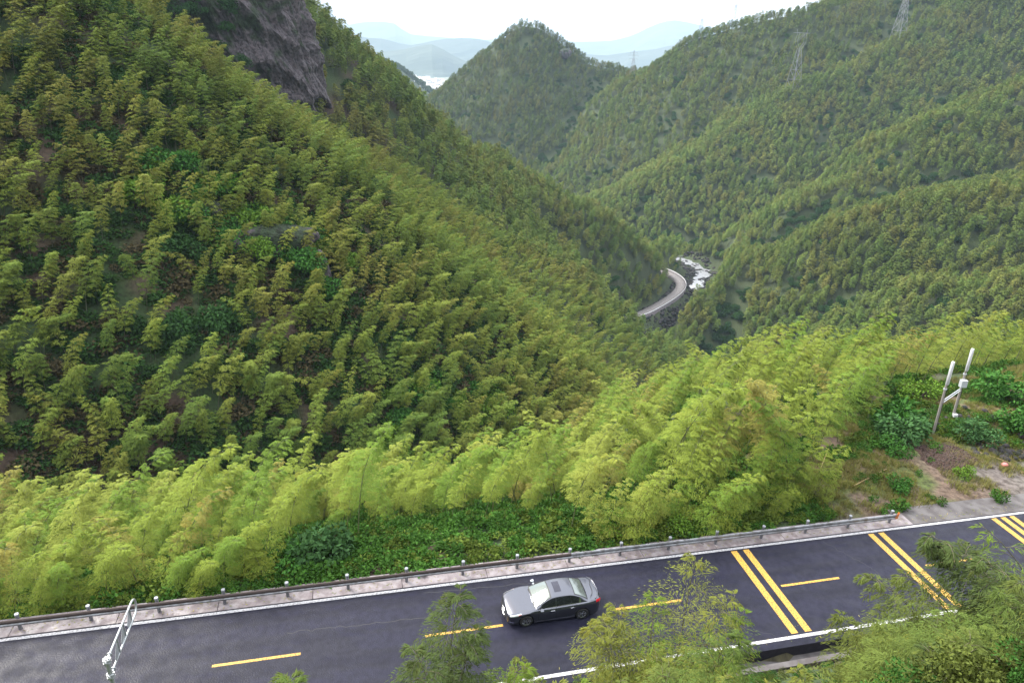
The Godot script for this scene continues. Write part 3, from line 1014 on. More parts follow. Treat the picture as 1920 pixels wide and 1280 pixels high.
# a lattice pylon: tapering body of four legs with cross bracing and arms
func pylon(base: Vector3, h: float, turn: float, label: String, crown: bool) -> void:
	var steel := mat(lin(0.22, 0.225, 0.26), 0.6, 0.2)
	var p := thing("pylon", label, "pylon", Transform3D(Basis(Vector3.UP, turn), base), "lattice pylons on the ridges")
	var wb := h * 0.11
	var wt := h * 0.026
	var thick := maxf(0.06, h * 0.0027)
	var half := func(y: float) -> float: return lerpf(wb, wt, minf(1.0, y / (h * 0.72)))
	for sx in [-1, 1]:
		for sz in [-1, 1]:
			var st := st_new()
			bar(st, Vector3(sx * wb, -3.0, sz * wb), Vector3(sx * wt, h * 0.72, sz * wt), thick * 1.3, 4)
			if not crown: bar(st, Vector3(sx * wt, h * 0.72, sz * wt), Vector3(sx * wt * 0.3, h, sz * wt * 0.3), thick, 4)
			obj("leg", st_end(st), steel, p)
	var st := st_new()
	var y := 0.0
	while y < h * 0.7:
		var a: float = half.call(y)
		var y2 := minf(y + maxf(a * 1.9, h * 0.045), h * 0.72)
		var b: float = half.call(y2)
		for k in 4:
			var c0 := Vector3([-1, 1, 1, -1][k], 0, [-1, -1, 1, 1][k])
			var c1 := Vector3([-1, 1, 1, -1][(k + 1) % 4], 0, [-1, -1, 1, 1][(k + 1) % 4])
			bar(st, c0 * a + Vector3(0, y, 0), c1 * b + Vector3(0, y2, 0), thick * 0.7, 3)
			bar(st, c1 * a + Vector3(0, y, 0), c0 * b + Vector3(0, y2, 0), thick * 0.7, 3)
			bar(st, c0 * b + Vector3(0, y2, 0), c1 * b + Vector3(0, y2, 0), thick * 0.6, 3)
		y = y2
	obj("bracing", st_end(st), steel, p)
	if crown:
		var top := st_new()
		for sz in [-1, 1]:
			for sx in [-1, 1]:
				bar(top, Vector3(sx * wt, h * 0.72, sz * wt), Vector3(sx * h * 0.10, h * 0.82, sz * wt), thick, 3)
				bar(top, Vector3(sx * h * 0.10, h * 0.82, sz * wt), Vector3(sx * h * 0.075, h * 0.97, sz * wt), thick, 3)
			bar(top, Vector3(-h * 0.17, h * 0.97, sz * wt), Vector3(h * 0.17, h * 0.97, sz * wt), thick, 3)
			bar(top, Vector3(-h * 0.10, h * 0.82, sz * wt), Vector3(h * 0.075, h * 0.97, sz * wt), thick * 0.6, 3)
		for sx in [-1, 1]:
			bar(top, Vector3(sx * h * 0.11, h * 0.97, 0), Vector3(sx * h * 0.12, h * 1.03, 0), thick, 3)
		obj("cross_arm", st_end(top), steel, p)
		return
	for e in [[0.72, 0.16], [0.82, 0.20], [0.92, 0.14]]:
		var s2 := st_new()
		var yy: float = h * e[0]
		var L: float = h * e[1]
		for sx in [-1, 1]:
			for sz in [-1, 1]:
				bar(s2, Vector3(sx * wt * 0.6, yy, sz * wt * 0.6), Vector3(sx * L, yy + 0.2, 0), thick * 0.8, 3)
			bar(s2, Vector3(0, yy + h * 0.03, 0), Vector3(sx * L, yy + 0.2, 0), thick * 0.8, 3)
			bar(s2, Vector3(sx * L * 0.95, yy, 0), Vector3(sx * L * 0.95, yy - h * 0.05, 0), thick * 0.8, 4)
		obj("cross_arm", st_end(s2), steel, p)

# ------------------------------------------------------------------ valley floor
func curve_pts(p: PackedVector3Array, step: float) -> PackedVector3Array:
	var out := PackedVector3Array()
	for k in p.size() - 1:
		var a := p[maxi(k - 1, 0)]
		var b := p[k]
		var c := p[k + 1]
		var d := p[mini(k + 2, p.size() - 1)]
		var n := maxi(1, int(b.distance_to(c) / step))
		for i in n:
			out.append(b.cubic_interpolate(c, a, d, float(i) / n))
	out.append(p[p.size() - 1])
	return out

func ribbon(p: PackedVector3Array, offs: Array, drops: Array) -> ArrayMesh:
	var st := st_new()
	st.set_smooth_group(0)
	for k in p.size() - 1:
		var d0 := (p[mini(k + 1, p.size() - 1)] - p[maxi(k - 1, 0)])
		var d1 := (p[mini(k + 2, p.size() - 1)] - p[k])
		var s0 := Vector3(-d0.z, 0, d0.x).normalized()
		var s1 := Vector3(-d1.z, 0, d1.x).normalized()
		for j in offs.size() - 1:
			quad(st, p[k] + s0 * offs[j] + Vector3(0, drops[j], 0), p[k] + s0 * offs[j + 1] + Vector3(0, drops[j + 1], 0), p[k + 1] + s1 * offs[j + 1] + Vector3(0, drops[j + 1], 0), p[k + 1] + s1 * offs[j] + Vector3(0, drops[j], 0))
	return st_end(st)

func rock_noise(seed_: int) -> FastNoiseLite:
	var nz := FastNoiseLite.new()
	nz.seed = seed_
	nz.frequency = 1.0
	nz.fractal_octaves = 5
	nz.fractal_type = FastNoiseLite.FRACTAL_RIDGED
	return nz

func rock_point(nz: FastNoiseLite, d: Vector3, r: Vector3, amp: float) -> Vector3:
	var q := d * r * 0.045
	var k := nz.get_noise_3d(q.x * 1.5 + q.y * 0.5, q.y * 0.7 - q.x * 0.5, q.z * 1.5)
	var k2 := nz.get_noise_3d(q.x * 5.0, q.y * 2.0 - q.x * 2.0, q.z * 5.0)
	return d * r * (1.0 + amp * (k - 0.3) + amp * 0.3 * k2)

func rock_mesh(seed_: int, r: Vector3, n: int, amp: float) -> ArrayMesh:
	var nz := rock_noise(seed_)
	var v := PackedVector3Array()
	var c := PackedColorArray()
	var ix := PackedInt32Array()
	var m := n * 2
	for j in n + 1:
		for i in m + 1:
			var a := PI * j / n
			var b := TAU * (i % m) / m
			var d := Vector3(sin(a) * cos(b), cos(a), sin(a) * sin(b))
			var q := d * r * 0.045
			var k2 := nz.get_noise_3d(q.x * 5.0, q.y * 2.0 - q.x * 2.0, q.z * 5.0)
			v.append(rock_point(nz, d, r, amp))
			var t := clampf(k2 * 0.5 + 0.5, 0.0, 1.0)
			var col := Color(0.0316, 0.0269, 0.0316).lerp(Color(0.1067, 0.0885, 0.0988), t)
			if d.y * 0.6 + nz.get_noise_3d(q.x * 2.0 + 9.0, q.y * 2.0, q.z * 2.0) > 0.62: col = Color(0.022, 0.036, 0.013)
			c.append(col)
	for j in n:
		for i in m:
			var k := j * (m + 1) + i
			ix.append_array([k, k + m + 1, k + 1, k + 1, k + m + 1, k + m + 2])
	return arrays(v, ix, c)

func build_valley_floor() -> void:
	var pale := mat(lin(0.1896, 0.1738, 0.1738), 0.7)
	pale.albedo_texture = noise_tex(61, 0.03, [[0.3, Color(0.7, 0.66, 0.62)], [0.6, Color(1, 1, 1)]])
	tri_map(pale, 0.06)
	var p := curve_pts(lower_road, 3.0)
	var o := struct("valley_road", ribbon(p, [-3.1, -3.09, 3.09, 3.1], [-3.0, 0.12, 0.12, -3.0]), pale)
	tag(o, "pale concrete road curving along the valley floor above the stream")
	var wall := mat(lin(0.14, 0.12, 0.13), 0.85)
	wall.albedo_texture = noise_tex(62, 0.03, [[0.3, Color(0.6, 0.6, 0.6)], [0.6, Color(1, 1, 1)]])
	tri_map(wall, 0.15)
	var q := PackedVector3Array()
	for e in p:
		if e.z < -352.0 and e.z > -466.0: q.append(e)
	o = obj("retaining_wall", ribbon(q, [3.05, 3.1, 3.6, 3.65, 6.2, 6.25], [-9.0, 0.45, 0.45, -5.0, -7.5, -12.0]), wall)
	tag(o, "dark stone retaining wall holding the curve of the valley road above the stream", "wall")
	var rail := thing("valley_guardrail", "white guardrail on the outer edge of the valley road", "guardrail")
	var wm := mat(lin(0.6, 0.6, 0.62), 0.5)
	var lifted := PackedVector3Array()
	var st := st_new()
	for i in q.size():
		var d := q[mini(i + 1, q.size() - 1)] - q[maxi(i - 1, 0)]
		var s := Vector3(-d.z, 0, d.x).normalized() * 3.3
		lifted.append(q[i] + s + Vector3(0, 1.0, 0))
		bar(st, q[i] + s + Vector3(0, 0.4, 0), q[i] + s + Vector3(0, 1.1, 0), 0.09, 4)
	obj("post", st_end(st), wm, rail).set_meta("kind", "stuff")
	obj("beam", ribbon(lifted, [-0.05, -0.05, 0.05, 0.05], [-0.22, 0.15, 0.15, -0.22]), wm, rail)
	# stream: water between boulders
	var water := mat(lin(0.55, 0.56, 0.60), 0.15)
	water.metallic = 0.6
	water.normal_enabled = true
	water.normal_scale = 0.25
	water.normal_texture = bump_tex(63, 0.05, 4.0)
	tri_map(water, 0.12)
	var sp := curve_pts(stream_line, 3.0)
	var v := st_new()
	v.set_smooth_group(0)
	var bed := []
	var boulders := []
	var bcol := PackedColorArray()
	var r := RandomNumberGenerator.new()
	r.seed = 77
	for k in sp.size():
		var d := sp[mini(k + 1, sp.size() - 1)] - sp[maxi(k - 1, 0)]
		var s := Vector3(-d.z, 0, d.x).normalized()
		var wave := n_fine.get_noise_2d(sp[k].z * 1.5, 3.0) * 6.0
		var wid := 4.2 + n_fine.get_noise_2d(sp[k].z * 2.5, 40.0) * 2.6
		bed.append([sp[k] + s * (wave - wid), sp[k] + s * (wave + wid)])
		for e in 44:
			var off := r.randf_range(-11.5, 11.5)
			if absf(off - wave) < wid * 0.8 and r.randf() < 0.62: continue
			var bs := 0.35 + 1.1 * pow(r.randf(), 3.0)
			var bp: Vector3 = sp[k] + s * off + d.normalized() * r.randf_range(-1.6, 1.6)
			bp.y = ground(bp.x, bp.z) + bs * 0.2
			boulders.append(Transform3D(Basis.from_euler(Vector3(r.randf() * TAU, r.randf() * TAU, 0)).scaled(Vector3(bs * r.randf_range(0.8, 1.5), bs * 0.8, bs)), bp))
			var t := r.randf_range(0.6, 1.2)
			bcol.append(Color(0.21 * t, 0.175 * t, 0.18 * t))
	for k in bed.size() - 1:
		if bed[k][0].z > -512.0:
			quad(v, bed[k][0] + Vector3(0, 0.8, 0), bed[k][1] + Vector3(0, 0.8, 0), bed[k + 1][1] + Vector3(0, 0.8, 0), bed[k + 1][0] + Vector3(0, 0.8, 0))
	o = struct("stream", st_end(v), water)
	tag(o, "shallow stream reflecting the white sky between boulders on the valley floor")
	var bm := mat(Color.WHITE, 0.8)
	bm.vertex_color_use_as_albedo = true
	var f := field("boulders", rock_mesh(8, Vector3(1, 0.75, 0.9), 6, 0.35), bm, boulders, bcol)
	f.material_override = bm
	tag(f, "grey purple boulders filling the stream bed")
	# low concrete ford across the stream
	st = st_new()
	bx(st, Transform3D(Basis(Vector3.UP, -0.28), Vector3(121, -119.2, -430)), Vector3(25, 1.5, 2.6))
	o = obj("footbridge", st_end(st), pale)
	tag(o, "low pale concrete slab bridge crossing the stream below the road curve", "bridge")

func build_rocks() -> void:
	var m := mat(Color.WHITE, 0.85)
	m.vertex_color_use_as_albedo = true
	m.normal_enabled = true
	m.normal_scale = 1.0
	m.normal_texture = bump_tex(71, 0.03, 14.0)
	m.albedo_texture = noise_tex(72, 0.02, [[0.3, Color(0.5, 0.48, 0.5)], [0.6, Color(1, 1, 1)]])
	tri_map(m, 0.08)
	for e in [
		[CLIFF, CLIFF_R, 96, 0.16, "big purple grey rock cliff rising behind the left ridge, under dark shrubs"],
		[ROCK_BAND, Vector3(9.5, 2.8, 3.0), 48, 0.3, "dark overhanging rock band in the middle of the left hillside"],
		[Vector3(-31.2, -8.5, -106.5), Vector3(1.3, 4.2, 1.8), 28, 0.3, "narrow upright grey rock face right of the overhanging rock band"],
		[Vector3(-47.5, 3.0, -102.5), Vector3(2.6, 1.8, 2.0), 24, 0.3, "small grey boulder showing above the overhanging rock band"],
		[Vector3(-7, 17, -958), Vector3(11, 9, 6), 24, 0.3, "lowest pinkish rock patch left on the pointed far peak"],
		[Vector3(18, 30, -963), Vector3(8, 6, 6), 24, 0.3, "upper pinkish rock patch in the middle of the pointed far peak"],
		[Vector3(62, 27, -966), Vector3(8, 6, 6), 24, 0.3, "pinkish rock patch on the right shoulder of the pointed far peak"],
	]:
		var o := obj("rock_outcrop", rock_mesh(int(e[0].x) + 200, e[1], e[2], e[3]), m, null, Transform3D(Basis.from_euler(CLIFF_TURN if e[2] > 90 else Vector3(0.25, 0.5, 0.1)), e[0] + (Vector3(0, ground(e[0].x, e[0].z) - e[0].y + 0.5, 0) if e[0].z > -200.0 else Vector3.ZERO)))
		tag(o, e[4], "rock")

# ------------------------------------------------------------------ far country
func mountain_range(called: String, label: String, p: PackedVector3Array, slope: float, bottom: float, bumps: float, seed_: int) -> void:
	var nz := FastNoiseLite.new()
	nz.seed = seed_
	nz.frequency = 1.0 / bumps
	nz.fractal_octaves = 5
	var q := curve_pts(p, bumps * 0.16)
	var v := PackedVector3Array()
	var ix := PackedInt32Array()
	var n := 12
	for k in q.size():
		var d := q[mini(k + 1, q.size() - 1)] - q[maxi(k - 1, 0)]
		var s := Vector3(-d.z, 0, d.x).normalized()
		var reach := (q[k].y - bottom) / slope
		for j in n * 2 + 1:
			var a := float(j - n) / n
			var pos := q[k] + s * reach * a
			var h := lerpf(q[k].y, bottom, absf(a))
			h += nz.get_noise_2d(pos.x, pos.z) * bumps * 0.16 * (0.15 + absf(a)) * (1.0 if absf(a) < 0.99 else 0.0)
			v.append(Vector3(pos.x, h, pos.z))
	var m := n * 2 + 1
	for k in q.size() - 1:
		for j in n * 2:
			var i := k * m + j
			ix.append_array([i, i + m, i + 1, i + 1, i + m, i + m + 1])
	var o := struct(called, arrays(v, ix), M.far_wood)
	tag(o, label)

func build_far() -> void:
	M.far_wood = mat(lin(0.035, 0.05, 0.022), 0.9)
	var plain := struct("plain", box_mesh(Vector3(36000, 1, 30000), Vector3(0, -172, -12000)), mat(lin(0.12, 0.13, 0.08), 0.95))
	tag(plain, "flat hazy plain beyond the mountains")
	var spur := PackedVector3Array([Vector3(-700, 150, -1720), Vector3(-490, 81, -1679), Vector3(-419, 44, -1668), Vector3(-348, 14, -1663), Vector3(-276, -8, -1657), Vector3(-215, -50, -1635), Vector3(-166, -85, -1621), Vector3(-90, -150, -1600)])
	mountain_range("far_spur", "dark blue wooded spur just beyond the left ridge", spur, 0.62, -172.0, 90.0, 3)
	mountain_range("near_range", "nearer pale blue hill behind the valley mouth", PackedVector3Array([Vector3(-2400, 120, -6000), Vector3(-1772, 112, -6045), Vector3(-1452, 78, -6130), Vector3(-1204, 8, -6183), Vector3(-942, 31, -6229), Vector3(-721, 68, -6258), Vector3(-544, -15, -6276), Vector3(-318, -96, -6291), Vector3(-100, -165, -6300)]), 0.45, -172.0, 500.0, 4)
	mountain_range("middle_range", "pale blue mountain range behind the town", PackedVector3Array([Vector3(-3200, 330, -7500), Vector3(-2336, 300, -7651), Vector3(-1837, 193, -7786), Vector3(-1574, 138, -7843), Vector3(-1439, 136, -7869), Vector3(-1139, 74, -7918), Vector3(-801, 138, -7959), Vector3(-404, 140, -7989), Vector3(-60, 62, -7999), Vector3(514, 30, -7983), Vector3(969, 17, -7941), Vector3(1190, 53, -7910), Vector3(1463, 78, -7865), Vector3(1700, 128, -7817), Vector3(2047, 88, -7733), Vector3(3000, 150, -7600)]), 0.5, -172.0, 600.0, 5)
	mountain_range("far_range", "faintest mountain range on the skyline", PackedVector3Array([Vector3(-5000, 200, -12200), Vector3(-3657, 264, -12474), Vector3(-2980, 362, -12653), Vector3(-2544, 447, -12748), Vector3(-2105, 441, -12828), Vector3(-1845, 272, -12868), Vector3(-1026, 221, -12959), Vector3(-100, 212, -12999), Vector3(1378, 212, -12926), Vector3(1914, 304, -12858), Vector3(2510, 543, -12755), Vector3(2943, 507, -12662), Vector3(3798, 313, -12432), Vector3(5200, 200, -12200)]), 0.4, -172.0, 900.0, 6)
	var r := RandomNumberGenerator.new()
	r.seed = 12
	var at := []
	var cols := PackedColorArray()
	for i in 900:
		var z := r.randf_range(-5900, -3900)
		var x := z * r.randf_range(0.06, 0.22)
		if n_tone.get_noise_2d(x * 0.05, z * 0.05) < -0.1: continue
		var h := 6.0 + 22.0 * pow(r.randf(), 3.0)
		at.append(Transform3D(Basis(Vector3.UP, r.randf() * 0.6).scaled(Vector3(r.randf_range(10, 40), h, r.randf_range(10, 24))), Vector3(x, -171.5 + h * 0.5, z)))
		var t := r.randf_range(0.35, 0.75)
		cols.append(Color(t, t * 0.95, t * 0.93))
	var st := st_new()
	bx(st, Transform3D.IDENTITY, Vector3.ONE)
	for sx in [-1.0, 1.0]:
		quad(st, Vector3(-0.53, 0.5, sx * 0.53), Vector3(0.53, 0.5, sx * 0.53), Vector3(0.5, 0.72, 0), Vector3(-0.5, 0.72, 0))
	var wm := mat(Color.WHITE, 0.8)
	wm.vertex_color_use_as_albedo = true
	var f := field("town", st_end(st), wm, at, cols)
	tag(f, "pale hazy town of many small blocks on the far plain")

# ------------------------------------------------------------------ forests
const ZONES := [
	["left_hillside_bamboo", "olive green bamboo forest covering the near left hillside", 2.35, 0,0.85],
	["second_hillside_bamboo", "bamboo forest on the second left ridge, behind the near one", 3.2, 1,0.80],
	["near_right_spur_bamboo", "dark bamboo forest on the nearest right spur beside the stream", 3.1, 1,0.72],
	["second_right_spur_bamboo", "bamboo forest on the second right spur above the nearest one", 3.2, 1,0.85],
	["third_right_spur_bamboo", "bamboo forest on the long third right spur that carries two pylons", 3.6, 2,0.90],
	["fourth_right_spur_bamboo", "hazy bamboo forest on the fourth right spur below the skyline", 3.8, 2,0.85],
	["skyline_bamboo", "hazy bamboo forest on the right skyline ridge", 4.2, 2,0.80],
	["peak_bamboo", "bluish bamboo forest covering the pointed far peak", 4.4, 2,0.62],
	["peak_spur_bamboo", "hazy bamboo forest on the low ridge right below the pointed peak", 4.2, 2,0.85],
	["spur_toe_bamboo", "dark bamboo forest on the low toe at the right bank of the stream", 2.8, 1,0.75],
]

func in_rock(p: Vector3) -> bool:
	for e in [[CLIFF, CLIFF_R * 0.94], [ROCK_BAND, Vector3(9.0, 4.0, 4.0)]]:
		var d: Vector3 = (p - e[0]) / e[1]
		if d.length() < 1.0: return true
	return false

func build_forests() -> void:
	# three levels of detail, three shapes each; culm and leaves
	var mid := []
	var small := []
	var far := []
	for k in 4:
		mid.append(bamboo(100 + k, 10.0, [1.3, 1.7, 1.0, 1.5][k], 0.30, 1.75, 42, 44, 0.34, 0.10, false, 4, 0.0, 2, 0.5))
		small.append(bamboo(200 + k, 9.0, [0.6, 0.9, 0.4, 0.7][k], 0.30, 1.9, 36, 26, 0.52, 0.24, false, 3))
		far.append(bamboo(300 + k, 9.0, [0.5, 0.8, 0.4, 0.6][k], 0.28, 2.1, 28, 14, 0.80, 0.42, false, 3))
	var lod := [mid, small, far]
	var tree := shrub(401, 3.6, 9, 110, 0.62)
	var lm := leaf_mat(Color.WHITE, 0.6)
	var cm := mat(lin(0.075, 0.075, 0.045), 0.6)
	var tm := leaf_mat(Color.WHITE, 0.3)
	var at := []
	var cols := []
	var wood := []
	var wcol := []
	for z in ZONES:
		at.append([[], [], [], []])
		cols.append([PackedColorArray(), PackedColorArray(), PackedColorArray(), PackedColorArray()])
		wood.append([])
		wcol.append(PackedColorArray())
	var r := RandomNumberGenerator.new()
	r.seed = 2024
	var total := 0
	var z := -1120.0
	while z < -50.0:
		var row_step := 1.6 if z > -330.0 else (2.5 if z > -520.0 else 3.0)
		var x := -0.80 * -z - 40.0
		x = maxf(x, -335.0)
		var xe := minf(-z * 0.80 + 40.0, 600.0)
		while x < xe:
			var i := clampi(int((x - GX) / GS), 0, GNX - 1)
			var j := clampi(int((z - GZ) / GS), 0, GNZ - 1)
			var who := owner_of[j * GNX + i]
			if who < 0: who = 0 if x < 40.0 else 2
			var step: float = ZONES[who][2]
			var px := x + r.randf_range(-0.48, 0.48) * step
			var pz := z + r.randf_range(-0.48, 0.48) * step
			x += step
			if r.randf() > row_step / step: continue
			var y := ground(px, pz)
			if pz > -330.0 and near(px, pz) >= y - 1.5 and absf(px) < 260.0: continue
			var p := Vector3(px, y, pz)
			if pz < -240.0 and pz > -720.0 and px > -40.0 and px < 190.0:
				if poly_near(px, pz, stream_line).x < 14.5: continue
				if poly_near(px, pz, lower_road).x < 6.5: continue
			if in_rock(p + Vector3(0, 2, 0)): continue
			if not (px > 40.0 and px < 170.0 and pz < -330.0 and pz > -500.0) and not seen(p + Vector3(0, 11, 0), 10.0): continue
			total += 1
			var patch_ := n_mid.get_noise_2d(px * 0.9 + 500.0, pz * 0.9) + 0.35 * n_fine.get_noise_2d(px, pz)
			var tone := n_tone.get_noise_2d(px, pz)
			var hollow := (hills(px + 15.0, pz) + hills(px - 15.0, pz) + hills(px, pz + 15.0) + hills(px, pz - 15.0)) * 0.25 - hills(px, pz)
			if hollow > 1.3 and who > 0 and pz < -330.0 and (px > 200.0 or poly_near(px, pz, stream_line).x > 30.0): patch_ += 0.3 * hollow  # gully trees, thickened here so their dark leaf colour adds to gully shade
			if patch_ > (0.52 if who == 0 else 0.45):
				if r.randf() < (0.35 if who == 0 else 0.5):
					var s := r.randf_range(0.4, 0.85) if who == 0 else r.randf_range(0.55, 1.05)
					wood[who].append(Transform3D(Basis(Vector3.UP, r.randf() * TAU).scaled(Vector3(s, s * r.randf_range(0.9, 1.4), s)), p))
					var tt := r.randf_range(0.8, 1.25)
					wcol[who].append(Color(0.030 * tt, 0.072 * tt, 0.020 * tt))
				continue
			
			var k := r.randi() % 4
			var s := r.randf_range(0.56, 0.92) if who == 0 else r.randf_range(0.75, 1.25)
			var b := Basis(Vector3.UP, r.randfn() * 0.7 + (0.0 if r.randf() < 0.85 else PI)) * Basis(Vector3(0, 0, 1), r.randf_range(-0.12, 0.06) * (1.0 if who == 0 else 0.4)) * Basis(Vector3(1, 0, 0), r.randf_range(-0.08, 0.12))
			at[who][k].append(Transform3D(b.scaled(Vector3(s * r.randf_range(0.9, 1.25), s, s * r.randf_range(0.9, 1.25))), p))
			var warm := clampf(tone * 0.9 + r.randf_range(-0.5, 0.5), -0.6, 0.8)
			var c := (Color(0.195, 0.25, 0.042) if who == 0 else Color(0.18, 0.24, 0.052)).lerp(Color(0.25, 0.21, 0.055), maxf(0.0, warm * 0.8)).lerp(Color(0.10, 0.19, 0.04), maxf(0.0, -warm))
			c *= r.randf_range(0.75, 1.2) * ZONES[who][4]
			cols[who][k].append(c)
		z += row_step
	print("forest candidates seen ", total)
	for q in ZONES.size():
		var root := Node3D.new()
		root.name = numbered(ZONES[q][0])
		put(root)
		tag(root, ZONES[q][1], "bamboo forest", "", "stuff")
		var set_: Array = lod[ZONES[q][3]]
		for k in 4:
			if at[q][k].size() == 0: continue
			field("leaves", set_[k][1], lm, at[q][k], cols[q][k], root)
			field("culms", set_[k][0], cm, at[q][k], PackedColorArray(), root)
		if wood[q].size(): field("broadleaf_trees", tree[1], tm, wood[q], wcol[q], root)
	# undergrowth in the gaps of the near hillside
	var fern := shrub(409, 0.9, 5, 36, 0.34)
	var uat := []
	var ucol := PackedColorArray()
	for i in 16000:
		var px := r.randf_range(-110.0, 40.0)
		var pz := r.randf_range(-210.0, -60.0)
		var y := hills(px, pz)
		if near(px, pz) > y - 1.0 or n_fine.get_noise_2d(px * 0.6, pz * 0.6) < -0.38: continue
		if not in_frame(Vector3(px, y, pz), 5.0): continue
		var s := r.randf_range(0.8, 2.0)
		uat.append(Transform3D(Basis(Vector3.UP, r.randf() * TAU).scaled(Vector3(s, s * r.randf_range(0.5, 1.1), s)), Vector3(px, ground(px, pz) - 0.1, pz)))
		var tt := r.randf_range(0.7, 1.3)
		ucol.append((Color(0.035, 0.08, 0.02) if r.randf() < 0.7 else Color(0.075, 0.062, 0.032)) * tt)
	var uf := field("undergrowth", fern[1], tm, uat, ucol)
	tag(uf, "ferns and dead litter between the bamboo of the left hillside", "undergrowth")
	# dark shrubs clothing the cliff
	var sh := shrub(402, 2.6, 8, 90, 0.55)
	var sat := []
	var scol := PackedColorArray()
	var cz := rock_noise(int(CLIFF.x) + 200)
	for i in 1600:
		var d := Vector3(r.randfn(), r.randfn(), r.randfn()).normalized()
		if d.z < -0.3: continue
		var p := CLIFF + Basis.from_euler(CLIFF_TURN) * rock_point(cz, d, CLIFF_R, 0.16)
		var bare := n_mid.get_noise_3d(p.x * 1.4, p.y, p.z) * 0.9 + (p.x - CLIFF.x - 11.0 + (p.y - CLIFF.y) * 0.30) * 0.06 + 0.9 * smoothstep(CLIFF.y - 8.0, CLIFF.y - 20.0, p.y)
		if bare > 0.0: continue
		var s := r.randf_range(0.5, 1.25)
		sat.append(Transform3D(Basis(Vector3.UP, r.randf() * TAU).scaled(Vector3.ONE * s), p - Vector3(0, 1.2, 0)))
		var tt := r.randf_range(0.7, 1.3)
		scol.append(Color(0.035 * tt, 0.085 * tt, 0.026 * tt))
	var f := field("cliff_shrubs", sh[1], tm, sat, scol)
	tag(f, "dark green shrubs clothing the upper left of the rock cliff")
	# trees of the far spur and the right plain edge
	var fat := []
	var fcol := PackedColorArray()
	for i in 2600:
		var t := r.randf() * 560.0 - 640.0
		var zz := -1690.0 + r.randf_range(-15.0, 130.0)
		var yy := 0.0
		var best := lut(t, [-700.0, -490.0, -419.0, -348.0, -276.0, -215.0, -166.0, -90.0], [150.0, 81.0, 44.0, 14.0, -8.0, -50.0, -85.0, -150.0])
		yy = best - maxf(0.0, zz + 1665.0) * 0.62
		var s := r.randf_range(1.1, 2.0)
		fat.append(Transform3D(Basis(Vector3.UP, r.randf() * TAU).scaled(Vector3.ONE * s), Vector3(t, yy - 1.0, zz)))
		var tt := r.randf_range(0.7, 1.3)
		fcol.append(Color(0.045 * tt, 0.075 * tt, 0.028 * tt))
	f = field("far_spur_trees", shrub(403, 3.6, 6, 30, 1.5)[1], tm, fat, fcol)
	tag(f, "dark bluish trees on the spur just beyond the left ridge")

# ------------------------------------------------------------------ near grove and bank
func individual(called: String, shape: Array, mats: Array, label: String, category: String, group: String, t: Transform3D, parts: Array) -> Node3D:
	var o := thing(called, label, category, t, group)
	obj(parts[0], shape[0], mats[0], o)
	obj(parts[1], shape[1], mats[1], o)
	return o

